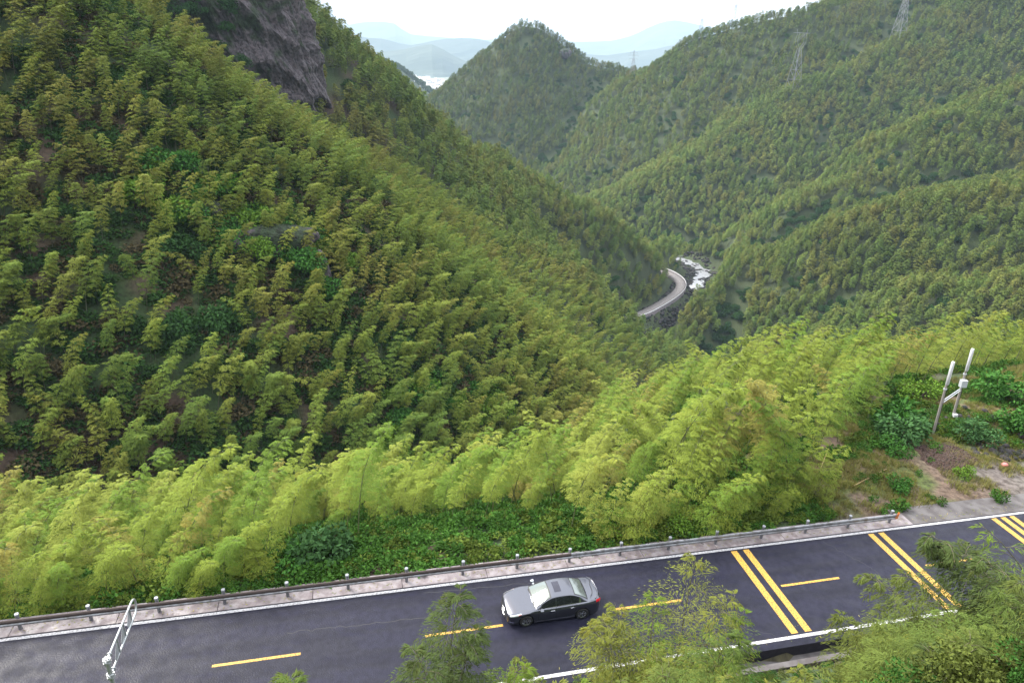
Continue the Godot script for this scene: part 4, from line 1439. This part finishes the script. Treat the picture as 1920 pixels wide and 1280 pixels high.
func build_near_grove() -> void:
	var shapes := []
	for k in 6:
		shapes.append(bamboo(500 + k, 10.0, [1.3, 1.6, 1.0, 1.45, 1.15, 1.7][k], 0.34 if k % 2 == 0 else 0.14, 2.1, 42, 150, 0.19, 0.036, true, 6, 0.02 if k < 5 else 0.12, 3, 1.0))
	for k in 2: shapes.append(bamboo(520 + k, 10.0, [1.5, 1.1][k], 0.03, 2.9, 48, 130, 0.24, 0.05, true, 6, 0.02, 3, 0.7))
	var cm := mat(lin(0.10, 0.11, 0.05), 0.5)
	var tones := [Color(0.1699, 0.2212, 0.0332), Color(0.2054, 0.2409, 0.0435), Color(0.1185, 0.1896, 0.0269), Color(0.1975, 0.1857, 0.0435)]
	var lms := []
	for c in tones: lms.append(leaf_mat(lin(c.r, c.g, c.b), 0.3))
	var r := RandomNumberGenerator.new()
	r.seed = 31
	var list := []
	var u := -62.0
	while u < 120.0:
		var w := -5.3
		while w > -66.0:
			var step := 2.9 if w > -40.0 else 3.3
			var uu := u + r.randf_range(-0.9, 0.9) * step * 0.6
			var ww := w + r.randf_range(-0.8, 0.8) * step * 0.6
			w -= step
			var first := lut(uu, [-60.0, -8.0, -5.0, -1.5, 3.0, 9.5, 13.0, 24.0, 29.0, 34.0, 39.0, 45.0, 52.0, 62.0, 75.0, 120.0], [-5.5, -5.5, -6.0, -7.6, -9.2, -9.2, -6.2, -5.6, -6.0, -10.0, -14.0, -19.0, -23.5, -26.5, -26.0, -22.0])
			if ww > minf(first, -5.3): continue
			var pos := rd(uu, 0, ww)
			pos.y = ground(pos.x, pos.z)
			if not in_frame(pos, 16.0): continue
			if hills(pos.x, pos.z) > pos.y - 0.5: continue
			var depth := first - ww
			var s := r.randf_range(0.66, 1.14)
			if uu > -10.0 and uu < 20.0: s *= lerpf(0.62, 0.9, clampf(depth / 18.0, 0.0, 1.0)) * r.randf_range(0.75, 1.2)
			elif uu >= 20.0: s *= lerpf(0.95, 1.2, clampf(depth / 3.0, 0.0, 1.0)) * (1.0 if ww > -13.0 else 0.72) if uu < 36.0 else 0.85
			else: s *= lerpf(0.72, 0.95, clampf(depth / 8.0, 0.0, 1.0)) * (1.3 if uu > 44.0 else 1.0)
			list.append([pos.distance_to(EYE), pos, s, uu, ww, r.randi() % 6, r.randf(), r.randf(), r.randf(), depth])
		u += 2.8
	for q in 112:
		var uu := -62.0 + q * 0.85
		if uu > -4.5 and uu < 13.0: continue
		if uu > 31.0: break
		var pos := rd(uu + r.randf_range(-0.4, 0.4), 0, r.randf_range(-7.4, -5.15))
		pos.y = ground(pos.x, pos.z)
		if not in_frame(pos, 16.0): continue
		list.append([pos.distance_to(EYE), pos, r.randf_range(0.30, 0.58), uu, -20.0, 6 if r.randf() < 0.5 else 7, r.randf(), r.randf(), r.randf(), 0.0])
	list.sort_custom(func(a, b): return a[0] < b[0])
	print("near grove ", list.size())
	var rest_at := [[], [], [], [], [], [], [], []]
	var rest_col := [PackedColorArray(), PackedColorArray(), PackedColorArray(), PackedColorArray(), PackedColorArray(), PackedColorArray(), PackedColorArray(), PackedColorArray()]
	var made := {}
	var i := 0
	for e in list:
		var k: int = e[5]
		if k == 5 and e[6] > 0.2: k = 2
		if e[3] > -6.0 and e[3] < 21.0 and k % 2 and k < 6: k -= 1
		if e[3] < -6.0 and e[4] > -9.0 and k < 6: k = 1 if e[6] < 0.5 else 3
		var s: float = e[2]
		var b := Basis(Vector3.UP, (e[6] - 0.5) * 1.7 + (0.0 if e[7] < 0.88 else PI)) * Basis(Vector3(0, 0, 1), -0.12 * e[8]) * Basis(Vector3(1, 0, 0), (e[7] - 0.4) * 0.16)
		var t := Transform3D(b.scaled(Vector3(s * 1.08, s, s * 1.08)), e[1] - Vector3(0, 0.15, 0))
		var tone := 0
		if e[8] > 0.94: tone = 3
		elif n_tone.get_noise_2d(e[1].x * 2.0, e[1].z * 2.0) + e[7] * 0.5 > 0.45: tone = 1
		elif e[8] < 0.35: tone = 2
		if i < 300:
			var zone := 0
			if e[3] > -9.0: zone = 1
			if e[3] > 18.0: zone = 2
			if e[3] > 40.0: zone = 3
			var look: String = ["yellow green", "pale yellow green", "fresh green", "dry yellowish"][tone]
			var where: String = ["below the guardrail left of the car", "behind the ground cover beyond the car", "of the clump at the guardrail's right end", "of the stand behind the antenna poles"][zone]
			var key := "%d_%d" % [k, tone]
			var o: Node3D
			if made.has(key):
				o = made[key].duplicate()
				o.name = numbered("bamboo")
				o.transform = t
				put(o)
			else:
				o = individual("bamboo", shapes[k], [cm, lms[tone]], "", "", "", t, ["culm", "foliage"])
				made[key] = o
			var row: String = "front row" if e[9] < 3.5 else ("second row" if e[9] < 7.0 else ("middle rows" if e[9] < 14.0 else "back rows"))
			var size: String = "low bushy" if e[2] < 0.6 else ("short" if e[2] < 0.75 else ("tall" if e[2] > 0.95 else "mid height"))
			tag(o, "%s %s bamboo, %s %s" % [size, look, row, where], "bamboo", "%s bamboo, %s %s" % [look, row, where])
		else:
			rest_at[k].append(t)
			rest_col[k].append(tones[tone] * (0.9 + 0.2 * e[6]))
		i += 1
	var root := Node3D.new()
	root.name = "bamboo_grove"
	put(root)
	tag(root, "far rows of the bright green bamboo grove below the road", "bamboo grove", "", "stuff")
	var lm := leaf_mat(Color.WHITE, 0.35)
	for k in 8:
		if rest_at[k].size():
			field("leaves", shapes[k][1], lm, rest_at[k], rest_col[k], root)
			field("culms", shapes[k][0], cm, rest_at[k], PackedColorArray(), root)

func heap_mesh() -> ArrayMesh:
	var v := PackedVector3Array()
	var c := PackedColorArray()
	var ix := PackedInt32Array()
	var n := 56
	for j in n + 1:
		for i in n + 1:
			var x := (float(i) / n - 0.5) * 5.2
			var z := (float(j) / n - 0.5) * 4.0
			var e := 1.0 - minf(1.0, Vector2(x / 2.6, z / 2.0).length() + 0.18 * n_fine.get_noise_2d(x * 4.0, z * 4.0))
			var lump := absf(n_fine.get_noise_2d(x * 22.0, z * 22.0)) * 0.22 + absf(n_fine.get_noise_2d(x * 50.0, z * 50.0)) * 0.12
			v.append(Vector3(x, 0.5 * sqrt(maxf(0.0, e)) + lump * minf(1.0, e * 5.0) - 0.12, z))
			var t := 0.7 + 0.5 * n_fine.get_noise_2d(x * 30.0 + 9.0, z * 30.0)
			c.append(Color(0.062, 0.036, 0.028) * t)
	for j in n:
		for i in n:
			var k := j * (n + 1) + i
			ix.append_array([k, k + 1, k + n + 1, k + 1, k + n + 2, k + n + 1])
	return arrays(v, ix, c)

func build_bank() -> void:
	var r := RandomNumberGenerator.new()
	r.seed = 88
	var tm := leaf_mat(Color.WHITE, 0.45)
	# low leafy cover
	var clump := shrub(601, 0.55, 5, 42, 0.16)
	var big := shrub(602, 0.55, 5, 30, 0.24)
	var at := [[], []]
	var cols := [PackedColorArray(), PackedColorArray()]
	for i in 24000:
		var u := r.randf_range(-40.0, 82.0)
		var w := r.randf_range(-52.0, -4.75)
		var keep := 0.0
		if u < 30.0: keep = 1.0 if u > -14.0 else (0.6 if w > -30.0 else 0.0)
		else: keep = (1.0 if w > -36.0 else 0.5) if w < -9.5 else 0.4
		if u >= 30.0 and n_fine.get_noise_2d(u * 2.0, w * 2.0) < -0.12 + (0.25 if w > -12.0 else 0.0): keep = 0.0
		if u > 36.0 and w > -9.5: keep *= 0.25
		if u > 40.0 and u < 48.0 and w < -7.5 and w > -12.0: keep *= 0.15
		if r.randf() > keep: continue
		var p := rd(u, 0, w)
		p.y = ground(p.x, p.z) - 0.05
		if not in_frame(p, 6.0): continue
		var k := 0 if r.randf() < 0.6 else 1
		var s := r.randf_range(0.5, 1.3) * (1.0 if u < 30.0 else r.randf_range(0.5, 1.0))
		at[k].append(Transform3D(Basis(Vector3.UP, r.randf() * TAU).scaled(Vector3(s, s * r.randf_range(0.6, 1.1), s)), p))
		var t := r.randf_range(0.75, 1.3)
		cols[k].append((Color(0.0490, 0.1225, 0.0190) if r.randf() < 0.7 else Color(0.0869, 0.1264, 0.0205)) * t)
	var root := Node3D.new()
	root.name = "ground_cover"
	put(root)
	tag(root, "bright green leafy ground cover on the bank beyond the guardrail", "ground cover", "", "stuff")
	field("leaves", clump[1], tm, at[0], cols[0], root)
	field("broad_leaves", big[1], tm, at[1], cols[1], root)
	# grass and weeds of the clearing
	var blades := PackedVector3Array()
	var bc := PackedColorArray()
	for k in 40:
		var a := r.randf() * TAU
		var o := Vector3(r.randf_range(-0.25, 0.25), 0, r.randf_range(-0.25, 0.25))
		var d := Vector3(cos(a) * 0.5, 1.0, sin(a) * 0.5) * r.randf_range(0.12, 0.32)
		var sd := Vector3(-sin(a), 0, cos(a)) * 0.012
		blades.append_array([o - sd, o + sd, o + d])
		for z in 3: bc.append(Color.WHITE * r.randf_range(0.8, 1.2))
	var gat := []
	var gcol := PackedColorArray()
	for i in 12000:
		var u := r.randf_range(27.0, 84.0)
		var w := r.randf_range(-24.0, -5.2)
		if n_fine.get_noise_2d(u * 1.6 + 40.0, w * 1.6) < -0.2 + (0.35 if u > 42.0 and w > -9.0 else 0.0): continue
		var p := rd(u, 0, w)
		p.y = ground(p.x, p.z) - 0.02
		gat.append(Transform3D(Basis(Vector3.UP, r.randf() * TAU).scaled(Vector3.ONE * r.randf_range(0.7, 1.5)), p))
		gcol.append(Color(0.1580, 0.1896, 0.0316).lerp(Color(0.2370, 0.1896, 0.0869), r.randf()) * r.randf_range(0.7, 1.2))
	var f := field("grass", arrays(blades, PackedInt32Array(), bc), tm, gat, gcol)
	tag(f, "yellow green grass and weeds on the clearing beside the antenna poles", "grass")
	# single shrubs
	var shapes := [shrub(611, 1.3, 8, 120, 0.26), shrub(612, 1.3, 9, 110, 0.30), shrub(613, 1.2, 6, 160, 0.2)]
	var stem := mat(lin(0.06, 0.045, 0.03), 0.8)
	var greens := [leaf_mat(lin(0.0474, 0.1343, 0.0237), 0.4), leaf_mat(lin(0.0514, 0.1185, 0.0395), 0.4), leaf_mat(lin(0.1027, 0.1896, 0.0237), 0.45)]
	for e in [
		[-4.5, -6.4, 1.0, 0, 0, "glossy green bush behind the guardrail left of the car, near the edge of the bamboo"],
		[-2.5, -7.6, 1.3, 1, 1, "tall bluish green bush at the left end of the ground cover strip"],
		[15.6, -6.6, 1.2, 2, 2, "light green bush behind the guardrail beside the dark green bush"],
		[19.5, -6.0, 1.0, 2, 2, "bright rounded bush leaning to the guardrail near the yellow cross bars"],
		[42.0, -13.0, 1.5, 0, 1, "blue green shrub at the foot of the left antenna pole"],
		[43.8, -14.8, 1.6, 1, 0, "dark shrub between and behind the two antenna poles"],
		[40.2, -11.2, 1.0, 2, 0, "low green shrub in front of the left antenna pole"],
		[48.6, -12.0, 1.2, 0, 1, "rounded shrub beside the stones on the clearing"],
		[53.0, -12.5, 1.3, 1, 0, "green shrub on the clearing at the right, behind the stones"],
		[56.0, -17.0, 1.6, 0, 0, "large green shrub on the mound behind the antenna poles"],
		[50.0, -20.0, 1.5, 2, 2, "light green shrub at the foot of the stand behind the antenna poles"],
		[37.0, -7.0, 0.7, 0, 0, "low leafy weed clump on the litter beyond the guardrail end"],
		[43.0, -7.6, 0.6, 2, 2, "small weed tuft on the edge of the dirt apron"],
		[46.0, -24.0, 1.4, 1, 1, "shadowed shrub under the bamboo left of the antenna poles"],
	]:
		var p := rd(e[0], 0, e[1])
		p.y = ground(p.x, p.z) - 0.1
		individual("shrub", shapes[e[3]], [stem, greens[e[4]]], e[5], "shrub", "", Transform3D(Basis(Vector3.UP, e[0] * 1.7).scaled(Vector3.ONE * e[2]), p), ["stem", "foliage"])
	# pale flowering shrub among the bamboo tops
	var sat := []
	# dark trees at the bottom of the gully and on the rock band, each of its own
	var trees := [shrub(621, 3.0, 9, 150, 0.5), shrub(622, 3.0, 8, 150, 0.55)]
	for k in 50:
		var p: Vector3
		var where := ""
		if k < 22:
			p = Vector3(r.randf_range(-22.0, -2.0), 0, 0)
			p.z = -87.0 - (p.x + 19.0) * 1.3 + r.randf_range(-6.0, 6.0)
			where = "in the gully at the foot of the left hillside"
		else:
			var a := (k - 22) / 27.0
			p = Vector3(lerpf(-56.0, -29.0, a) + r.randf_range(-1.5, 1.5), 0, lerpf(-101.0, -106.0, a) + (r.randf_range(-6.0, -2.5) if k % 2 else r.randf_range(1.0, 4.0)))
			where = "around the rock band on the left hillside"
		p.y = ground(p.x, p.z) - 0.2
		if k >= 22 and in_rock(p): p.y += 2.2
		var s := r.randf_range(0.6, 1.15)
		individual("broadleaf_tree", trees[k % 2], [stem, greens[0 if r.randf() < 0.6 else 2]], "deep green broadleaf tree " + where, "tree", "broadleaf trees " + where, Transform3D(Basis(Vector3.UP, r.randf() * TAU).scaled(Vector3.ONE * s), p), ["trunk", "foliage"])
	# bare soil heap, rubble and odd things on the clearing
	var soil := mat(Color.WHITE, 0.95)
	soil.albedo_color = Color.WHITE
	soil.vertex_color_use_as_albedo = true
	var sp := rd(43.6, 0, -10.0)
	sp.y = ground(sp.x, sp.z) - 0.15
	var heap := obj("soil_heap", heap_mesh(), soil, null, Transform3D(Basis(Vector3.UP, 0.3), sp))
	tag(heap, "heap of bare dark brown soil in front of the antenna poles", "soil heap")
	var stone := rock_mesh(32, Vector3(1, 0.7, 0.85), 6, 0.3)
	var rat := []
	var rcol := PackedColorArray()
	for k in 90:
		var q := Vector2(50.0, -10.0) if k < 55 else Vector2(50.5, -14.6)
		var p := rd(q.x + r.randfn() * (1.5 if k < 55 else 3.0), 0, q.y + r.randfn() * 0.6)
		var s := r.randf_range(0.10, 0.32)
		p.y = ground(p.x, p.z) + s * 0.3
		rat.append(Transform3D(Basis.from_euler(Vector3(r.randf() * TAU, r.randf() * TAU, 0)).scaled(Vector3.ONE * s), p))
		rcol.append(Color(0.20, 0.185, 0.20) * r.randf_range(0.6, 1.4))
	var sm := mat(Color.WHITE, 0.8)
	sm.vertex_color_use_as_albedo = true
	f = field("rubble", stone, sm, rat, rcol)
	tag(f, "grey rubble stones on the clearing at the right", "rubble")
	var cane := mat(lin(0.36, 0.25, 0.13), 0.6)
	for e in [[47.2, -10.6, 48.4, -8.8, "tan cane leaning on the ground by the soil heap"], [34.0, -8.2, 37.6, -9.2, "thin tan cane lying on the litter beyond the guardrail end"], [33.5, -11.0, 35.2, -12.6, "tan cane propped against the right edge of the tall bamboo clump"]]:
		var a := rd(e[0], 0, e[1])
		var b := rd(e[2], 0, e[3])
		a.y = ground(a.x, a.z) + 0.06
		b.y = ground(b.x, b.z) + (0.5 if e[2] < 36.0 else 0.12)
		var st := st_new()
		tube(st, PackedVector3Array([a, a.lerp(b, 0.5) + Vector3(0, 0.03, 0), b]), PackedFloat32Array([0.035, 0.03, 0.02]), 6)
		tag(obj("cane", st_end(st), cane), e[4], "cane")
	var tp := rd(47.6, 0, -8.5)
	tp.y = ground(tp.x, tp.z) + 0.12
	tag(obj("plastic_bag", rock_mesh(5, Vector3(0.17, 0.12, 0.14), 8, 0.7), mat(lin(0.5, 0.16, 0.15), 0.5), null, Transform3D(Basis.IDENTITY, tp)), "crumpled red plastic bag on the dirt apron", "litter")

# a bare strip of the slope, where the ditch lies open
func in_gap(u: float, w: float) -> bool:
	var a := 0.8 + (u - 0.8) / ((26.0 - w) / 21.5)
	return a > 17.0 and a < 25.0

func build_foreground() -> void:
	var r := RandomNumberGenerator.new()
	r.seed = 64
	var olive := leaf_mat(lin(0.0537, 0.0774, 0.0221), 0.3)
	var gold := leaf_mat(lin(0.1304, 0.1462, 0.0277), 0.4)
	var dark := leaf_mat(lin(0.0829, 0.1067, 0.0237), 0.35)
	var lime := leaf_mat(lin(0.0988, 0.1501, 0.0198), 0.4)
	var cm := mat(lin(0.10, 0.09, 0.045), 0.5)
	# tip of the culm, height, arch, turn, branch length, leaf tone, label
	for e in [
		[Vector3(-1.0, 17.3, -11.5), 7.0, 0.25, 0.4, 0.95, olive, 0.0, "dark olive bamboo top standing before the road left of the car", 30, 40, 0.5],
		[Vector3(-1.9, 16.9, -10.3), 6.2, 0.5, 2.8, 0.85, olive, 0.0, "lower dark olive bamboo top left of the taller one before the road", 26, 36, 0.5],
		[Vector3(0.5, 15.6, -11.0), 5.5, 0.8, -0.4, 0.7, lime, 0.0, "small light green bamboo tip at the bottom edge below the car", 18, 36, 0.5],
		[Vector3(2.4, 14.3, -13.8), 6.0, 0.9, 2.9, 1.25, gold, 0.30, "golden bamboo spray reaching over the road just below the car", 30, 44, 0.35],
		[Vector3(5.2, 15.3, -15.1), 8.0, 0.2, 1.0, 1.5, gold, 0.2, "tall thin golden bamboo whose tip crosses the guardrail", 34, 34, 0.35],
		[Vector3(6.2, 14.6, -13.7), 7.0, 0.7, 0.5, 1.5, lime, 0.25, "wide green and gold bamboo left of the yellow cross bars", 36, 44, 0.3],
		[Vector3(4.1, 14.0, -12.6), 5.5, 0.6, 0.9, 1.4, gold, 0.25, "low golden bamboo hiding the near white line", 32, 44, 0.2],
		[Vector3(5.0, 14.8, -11.2), 5.5, 0.5, 1.6, 1.3, lime, 0.2, "dense green gold bamboo at the bottom edge left of the ditch", 34, 44, 0.2],
		[Vector3(9.3, 15.6, -14.1), 7.5, 1.5, 2.9, 0.9, dark, 0.1, "arching bamboo with drooping tip over the second pair of yellow bars", 30, 44, 0.45],
		[Vector3(9.0, 18.4, -12.0), 8.0, 1.6, 3.0, 0.85, olive, 0.05, "dark arching bamboo with hanging tufts at the right edge, highest of its group", 34, 48, 0.5],
		[Vector3(10.4, 18.6, -12.4), 8.5, 1.2, 2.7, 1.0, lime, 0.0, "thin pale green bamboo arching over the shoulder at the right edge", 24, 20, 0.4],
		[Vector3(9.2, 16.9, -10.6), 7.0, 1.1, 2.8, 1.0, dark, 0.1, "olive bamboo bending left over the near white line at the right", 32, 44, 0.3],
		[Vector3(8.6, 16.2, -11.6), 6.5, 0.9, 2.6, 1.2, gold, 0.25, "golden olive bamboo beside the ditch at the bottom right", 36, 44, 0.2],
		[Vector3(7.1, 18.2, -8.9), 6.0, 0.8, 2.4, 1.0, dark, 0.15, "olive bamboo clump at the bottom right, closest to the corner group", 36, 44, 0.2],
		[Vector3(8.1, 19.0, -8.4), 6.5, 0.7, 2.9, 1.1, dark, 0.1, "dark bamboo filling the bottom right corner", 38, 44, 0.2],
		[Vector3(9.0, 18.6, -12.0), 8.0, 1.5, 2.9, 1.1, olive, 0.05, "drooping dark bamboo tuft right of the third yellow dash, over the road", 30, 40, 0.35],
		[Vector3(9.4, 18.9, -11.0), 8.0, 1.3, 2.7, 1.2, olive, 0.05, "dark leafy bamboo crown hanging over the road near the right edge", 30, 40, 0.35],
		[Vector3(9.6, 19.1, -10.2), 8.0, 0.9, 2.6, 1.2, dark, 0.08, "upright olive bamboo crown touching the right edge", 30, 40, 0.35],
		[Vector3(8.8, 17.4, -12.1), 7.0, 1.4, 3.0, 1.1, dark, 0.15, "arching bamboo tip hiding the middle of the second yellow bars", 30, 40, 0.35],
		[Vector3(2.9, 14.4, -14.2), 6.5, 0.8, 2.2, 1.1, gold, 0.3, "golden bamboo crown just below the rear wheel of the car", 30, 40, 0.35],
		[Vector3(4.0, 14.6, -14.4), 6.5, 0.6, 1.4, 1.2, lime, 0.25, "light bamboo crown over the near lane right of the car", 30, 40, 0.35],
		[Vector3(5.9, 15.2, -13.7), 6.5, 0.8, 0.3, 1.1, gold, 0.2, "golden green bamboo crown covering the foot of the first yellow bars", 30, 40, 0.35],
		[Vector3(2.1, 14.5, -13.3), 6.0, 0.9, 2.9, 1.1, gold, 0.3, "yellowed bamboo crown left of the golden spray below the car", 30, 40, 0.35],
		[Vector3(-0.6, 16.7, -11.0), 6.5, 0.4, 0.2, 0.85, olive, 0.0, "dark olive bamboo crown right of the tallest top before the road", 30, 40, 0.35],
		[Vector3(8.6, 17.3, -9.6), 6.0, 0.6, 0.4, 1.1, gold, 0.15, "yellowish bamboo between the corner bamboo and the ditch", 34, 44, 0.2],
	]:
		var h: float = e[1]
		var sh := bamboo(int(e[0].x * 100) + 7000, h, e[2], e[10], e[4] * 1.3, int(e[8] * 1.25), int(e[9] * (2.9 if e[5] == olive else 2.0)), 0.13, 0.022, true, 7, e[6])
		# where this shape's tip lies
		var p := Vector3.ZERO
		for i in 14:
			var t := float(i) / 14.0
			var a: float = e[2] * (0.08 + 0.92 * t * t * t)
			p += Vector3(sin(a), cos(a), 0.0) * (h / 14.0)
		var b := Basis(Vector3.UP, e[3])
		var base: Vector3 = e[0] - b * p
		individual("young_bamboo", sh, [cm, e[5]], e[7], "bamboo", "", Transform3D(b, base), ["culm", "foliage"])
	# more bamboo of the slope, four shapes
	var set_ := []
	for k in 4: set_.append(bamboo(7900 + k, 5.0, [0.7, 1.0, 0.5, 1.3][k], 0.2, 1.15, 44, 60, 0.12, 0.024, true, 6, 0.2))
	var tips := [Vector3(3.2, 16.5, -10.0), Vector3(5.1, 18.9, -7.7), Vector3(1.1, 15.9, -10.0), Vector3(9.0, 16.8, -10.3), Vector3(2.9, 13.6, -12.1), Vector3(6.0, 16.5, -10.1), Vector3(1.8, 14.5, -11.2), Vector3(6.0, 15.2, -11.0), Vector3(6.5, 18.2, -8.3), Vector3(9.8, 15.4, -11.6), Vector3(7.5, 19.2, -8.3), Vector3(4.7, 16.2, -10.3), Vector3(9.1, 17.2, -9.3), Vector3(8.0, 18.6, -7.9), Vector3(7.2, 18.6, -8.6), Vector3(4.4, 14.2, -11.7)]
	for i in tips.size():
		var k := i % 4
		var b := Basis(Vector3.UP, r.randf_range(1.8, 4.2))
		individual("young_bamboo", set_[k], [cm, [dark, gold, lime, dark, olive][r.randi() % 5]], "low feathery bamboo in the thicket along the bottom right", "bamboo", "low bamboo of the bottom right thicket", Transform3D(b, tips[i] - b * Vector3(sin([0.7, 1.0, 0.5, 1.3][k] * 0.45) * 2.6, 4.6, 0)), ["culm", "foliage"])
	# leafy cover on the slope in front
	var clump := shrub(701, 0.6, 7, 150, 0.07)
	var at := []
	var cols := PackedColorArray()
	for i in 2400:
		var u := r.randf_range(-14.0, 46.0)
		var w := r.randf_range(5.5, 21.0)
		var p := rd(u, 0, w)
		p.y = ground(p.x, p.z) - 0.05
		var s := r.randf_range(0.5, 1.15)
		if w < 7.5: s = r.randf_range(0.25, 0.6)
		if in_gap(u, w):
			if w < 7.5: continue
			s *= 0.45
		if n_fine.get_noise_2d(p.x * 1.5, p.z * 1.5) < -0.35: continue
		at.append(Transform3D(Basis(Vector3.UP, r.randf() * TAU).scaled(Vector3(s, s * r.randf_range(0.7, 1.3), s)), p))
		cols.append((Color(0.0395, 0.1067, 0.0190) if r.randf() < 0.6 else Color(0.0751, 0.0948, 0.0205)) * r.randf_range(0.6, 1.25))
	var low := bamboo(7950, 2.6, 1.1, 0.08, 0.95, 34, 70, 0.12, 0.02, true, 4, 0.15)
	var lat := []
	var lcol := PackedColorArray()
	for i in 1100:
		var u := r.randf_range(-12.0, 44.0)
		var w := r.randf_range(7.2, 20.0)
		if in_gap(u, w): continue
		var p := rd(u, 0, w)
		if n_fine.get_noise_2d(p.x * 1.2 + 30.0, p.z * 1.2) < -0.1: continue
		p.y = ground(p.x, p.z) - 0.1
		var s := r.randf_range(0.5, 1.0) * (0.6 if w < 9.0 else 1.0)
		lat.append(Transform3D(Basis(Vector3.UP, r.randf() * TAU).scaled(Vector3.ONE * s), p))
		lcol.append(Color(0.1067, 0.1225, 0.0253).lerp(Color(0.0711, 0.1106, 0.0237), r.randf()) * r.randf_range(0.7, 1.2))
	var lf := field("slope_bamboo", low[1], leaf_mat(Color.WHITE, 0.35), lat, lcol)
	tag(lf, "low feathery bamboo scrub mixed into the plants of the slope below the camera", "bamboo scrub")
	var f := field("slope_plants", clump[1], leaf_mat(Color.WHITE, 0.45), at, cols)
	tag(f, "green leafy plants covering the slope below the camera", "ground cover")

func build_pylons() -> void:
	for e in [
		[Vector3(142, 0, -904), 35.0, 0.3, "lattice pylon with three cross arms in the saddle right of the pointed peak", false],
		[Vector3(208.5, 0, -855), 30.0, 0.2, "pale cat head pylon on the skyline, left of the two there", true],
		[Vector3(238, 0, -831.5), 34.0, 0.3, "pale lattice pylon on the skyline, right of the two there", false],
		[Vector3(360.9, 0, -711.7), 54.0, 0.5, "tall lattice pylon cut by the top edge of the picture", false],
		[Vector3(260.3, 0, -687.4), 52.0, 0.4, "tall lattice pylon standing on the third right spur", true],
		[Vector3(143.8, 0, -297), 14.0, 0.4, "small dark lattice mast half hidden on the nearest right spur", false],
	]:
		var b: Vector3 = e[0]
		b.y = ground(b.x, b.z) - 0.5
		pylon(b, e[1], e[2], e[3], e[4])

func _ready() -> void:
	# camera
	var cam := Camera3D.new()
	cam.name = "camera"
	cam.fov = 53.13
	cam.near = 0.3
	cam.far = 40000.0
	cam.transform = Transform3D(Basis(Vector3(0.99982, 0.01767, -0.0075), Vector3(-0.0192, 0.92034, -0.39066), Vector3(0.0, 0.39073, 0.9205)), EYE)
	put(cam)
	cam.current = true
	# overcast sky, haze
	var env := Environment.new()
	env.background_mode = Environment.BG_SKY
	env.tonemap_mode = Environment.TONE_MAPPER_LINEAR
	env.tonemap_exposure = 5.2
	var sm := ProceduralSkyMaterial.new()
	sm.sky_top_color = Color(0.97, 0.985, 1.0)
	sm.sky_horizon_color = Color(0.64, 0.642, 0.655)
	sm.sky_curve = 0.3
	sm.sky_energy_multiplier = 0.85
	sm.ground_bottom_color = Color(0.2, 0.2, 0.18)
	sm.ground_horizon_color = Color(0.64, 0.642, 0.655)
	sm.ground_energy_multiplier = 0.85
	var sky := Sky.new()
	sky.sky_material = sm
	env.sky = sky
	env.fog_enabled = true
	env.fog_density = 0.000085
	env.fog_light_color = Color(0.80, 0.90, 1.0)
	env.sdfgi_enabled = true
	env.ssao_enabled = true
	env.ssil_enabled = true
	var we := WorldEnvironment.new()
	we.name = "environment"
	we.environment = env
	put(we)
	var sun := DirectionalLight3D.new()
	sun.name = "sun"
	sun.light_energy = 0.5
	sun.light_angular_distance = 24.0
	sun.light_color = Color(1.0, 0.98, 0.94)
	sun.shadow_enabled = true
	sun.rotation_degrees = Vector3(-46, -122, 0)
	put(sun)

	for e in [[n_low, 11, 1.0 / 95.0, 3], [n_mid, 12, 1.0 / 38.0, 3], [n_tone, 13, 1.0 / 45.0, 4], [n_fine, 14, 1.0 / 9.0, 3]]:
		e[0].seed = e[1]
		e[0].frequency = e[2]
		e[0].fractal_octaves = e[3]
		e[0].noise_type = FastNoiseLite.TYPE_SIMPLEX_SMOOTH

	var t0 := Time.get_ticks_msec()
	build_terrain()
	print("t terrain ", Time.get_ticks_msec() - t0)
	build_far()
	build_road()
	build_valley_floor()
	build_rocks()
	build_pylons()
	build_guardrail()
	build_gantry()
	build_antennas()
	build_car()
	print("t built ", Time.get_ticks_msec() - t0)
	build_forests()
	print("t forests ", Time.get_ticks_msec() - t0)
	build_near_grove()
	build_bank()
	build_foreground()
	print("t all ", Time.get_ticks_msec() - t0)
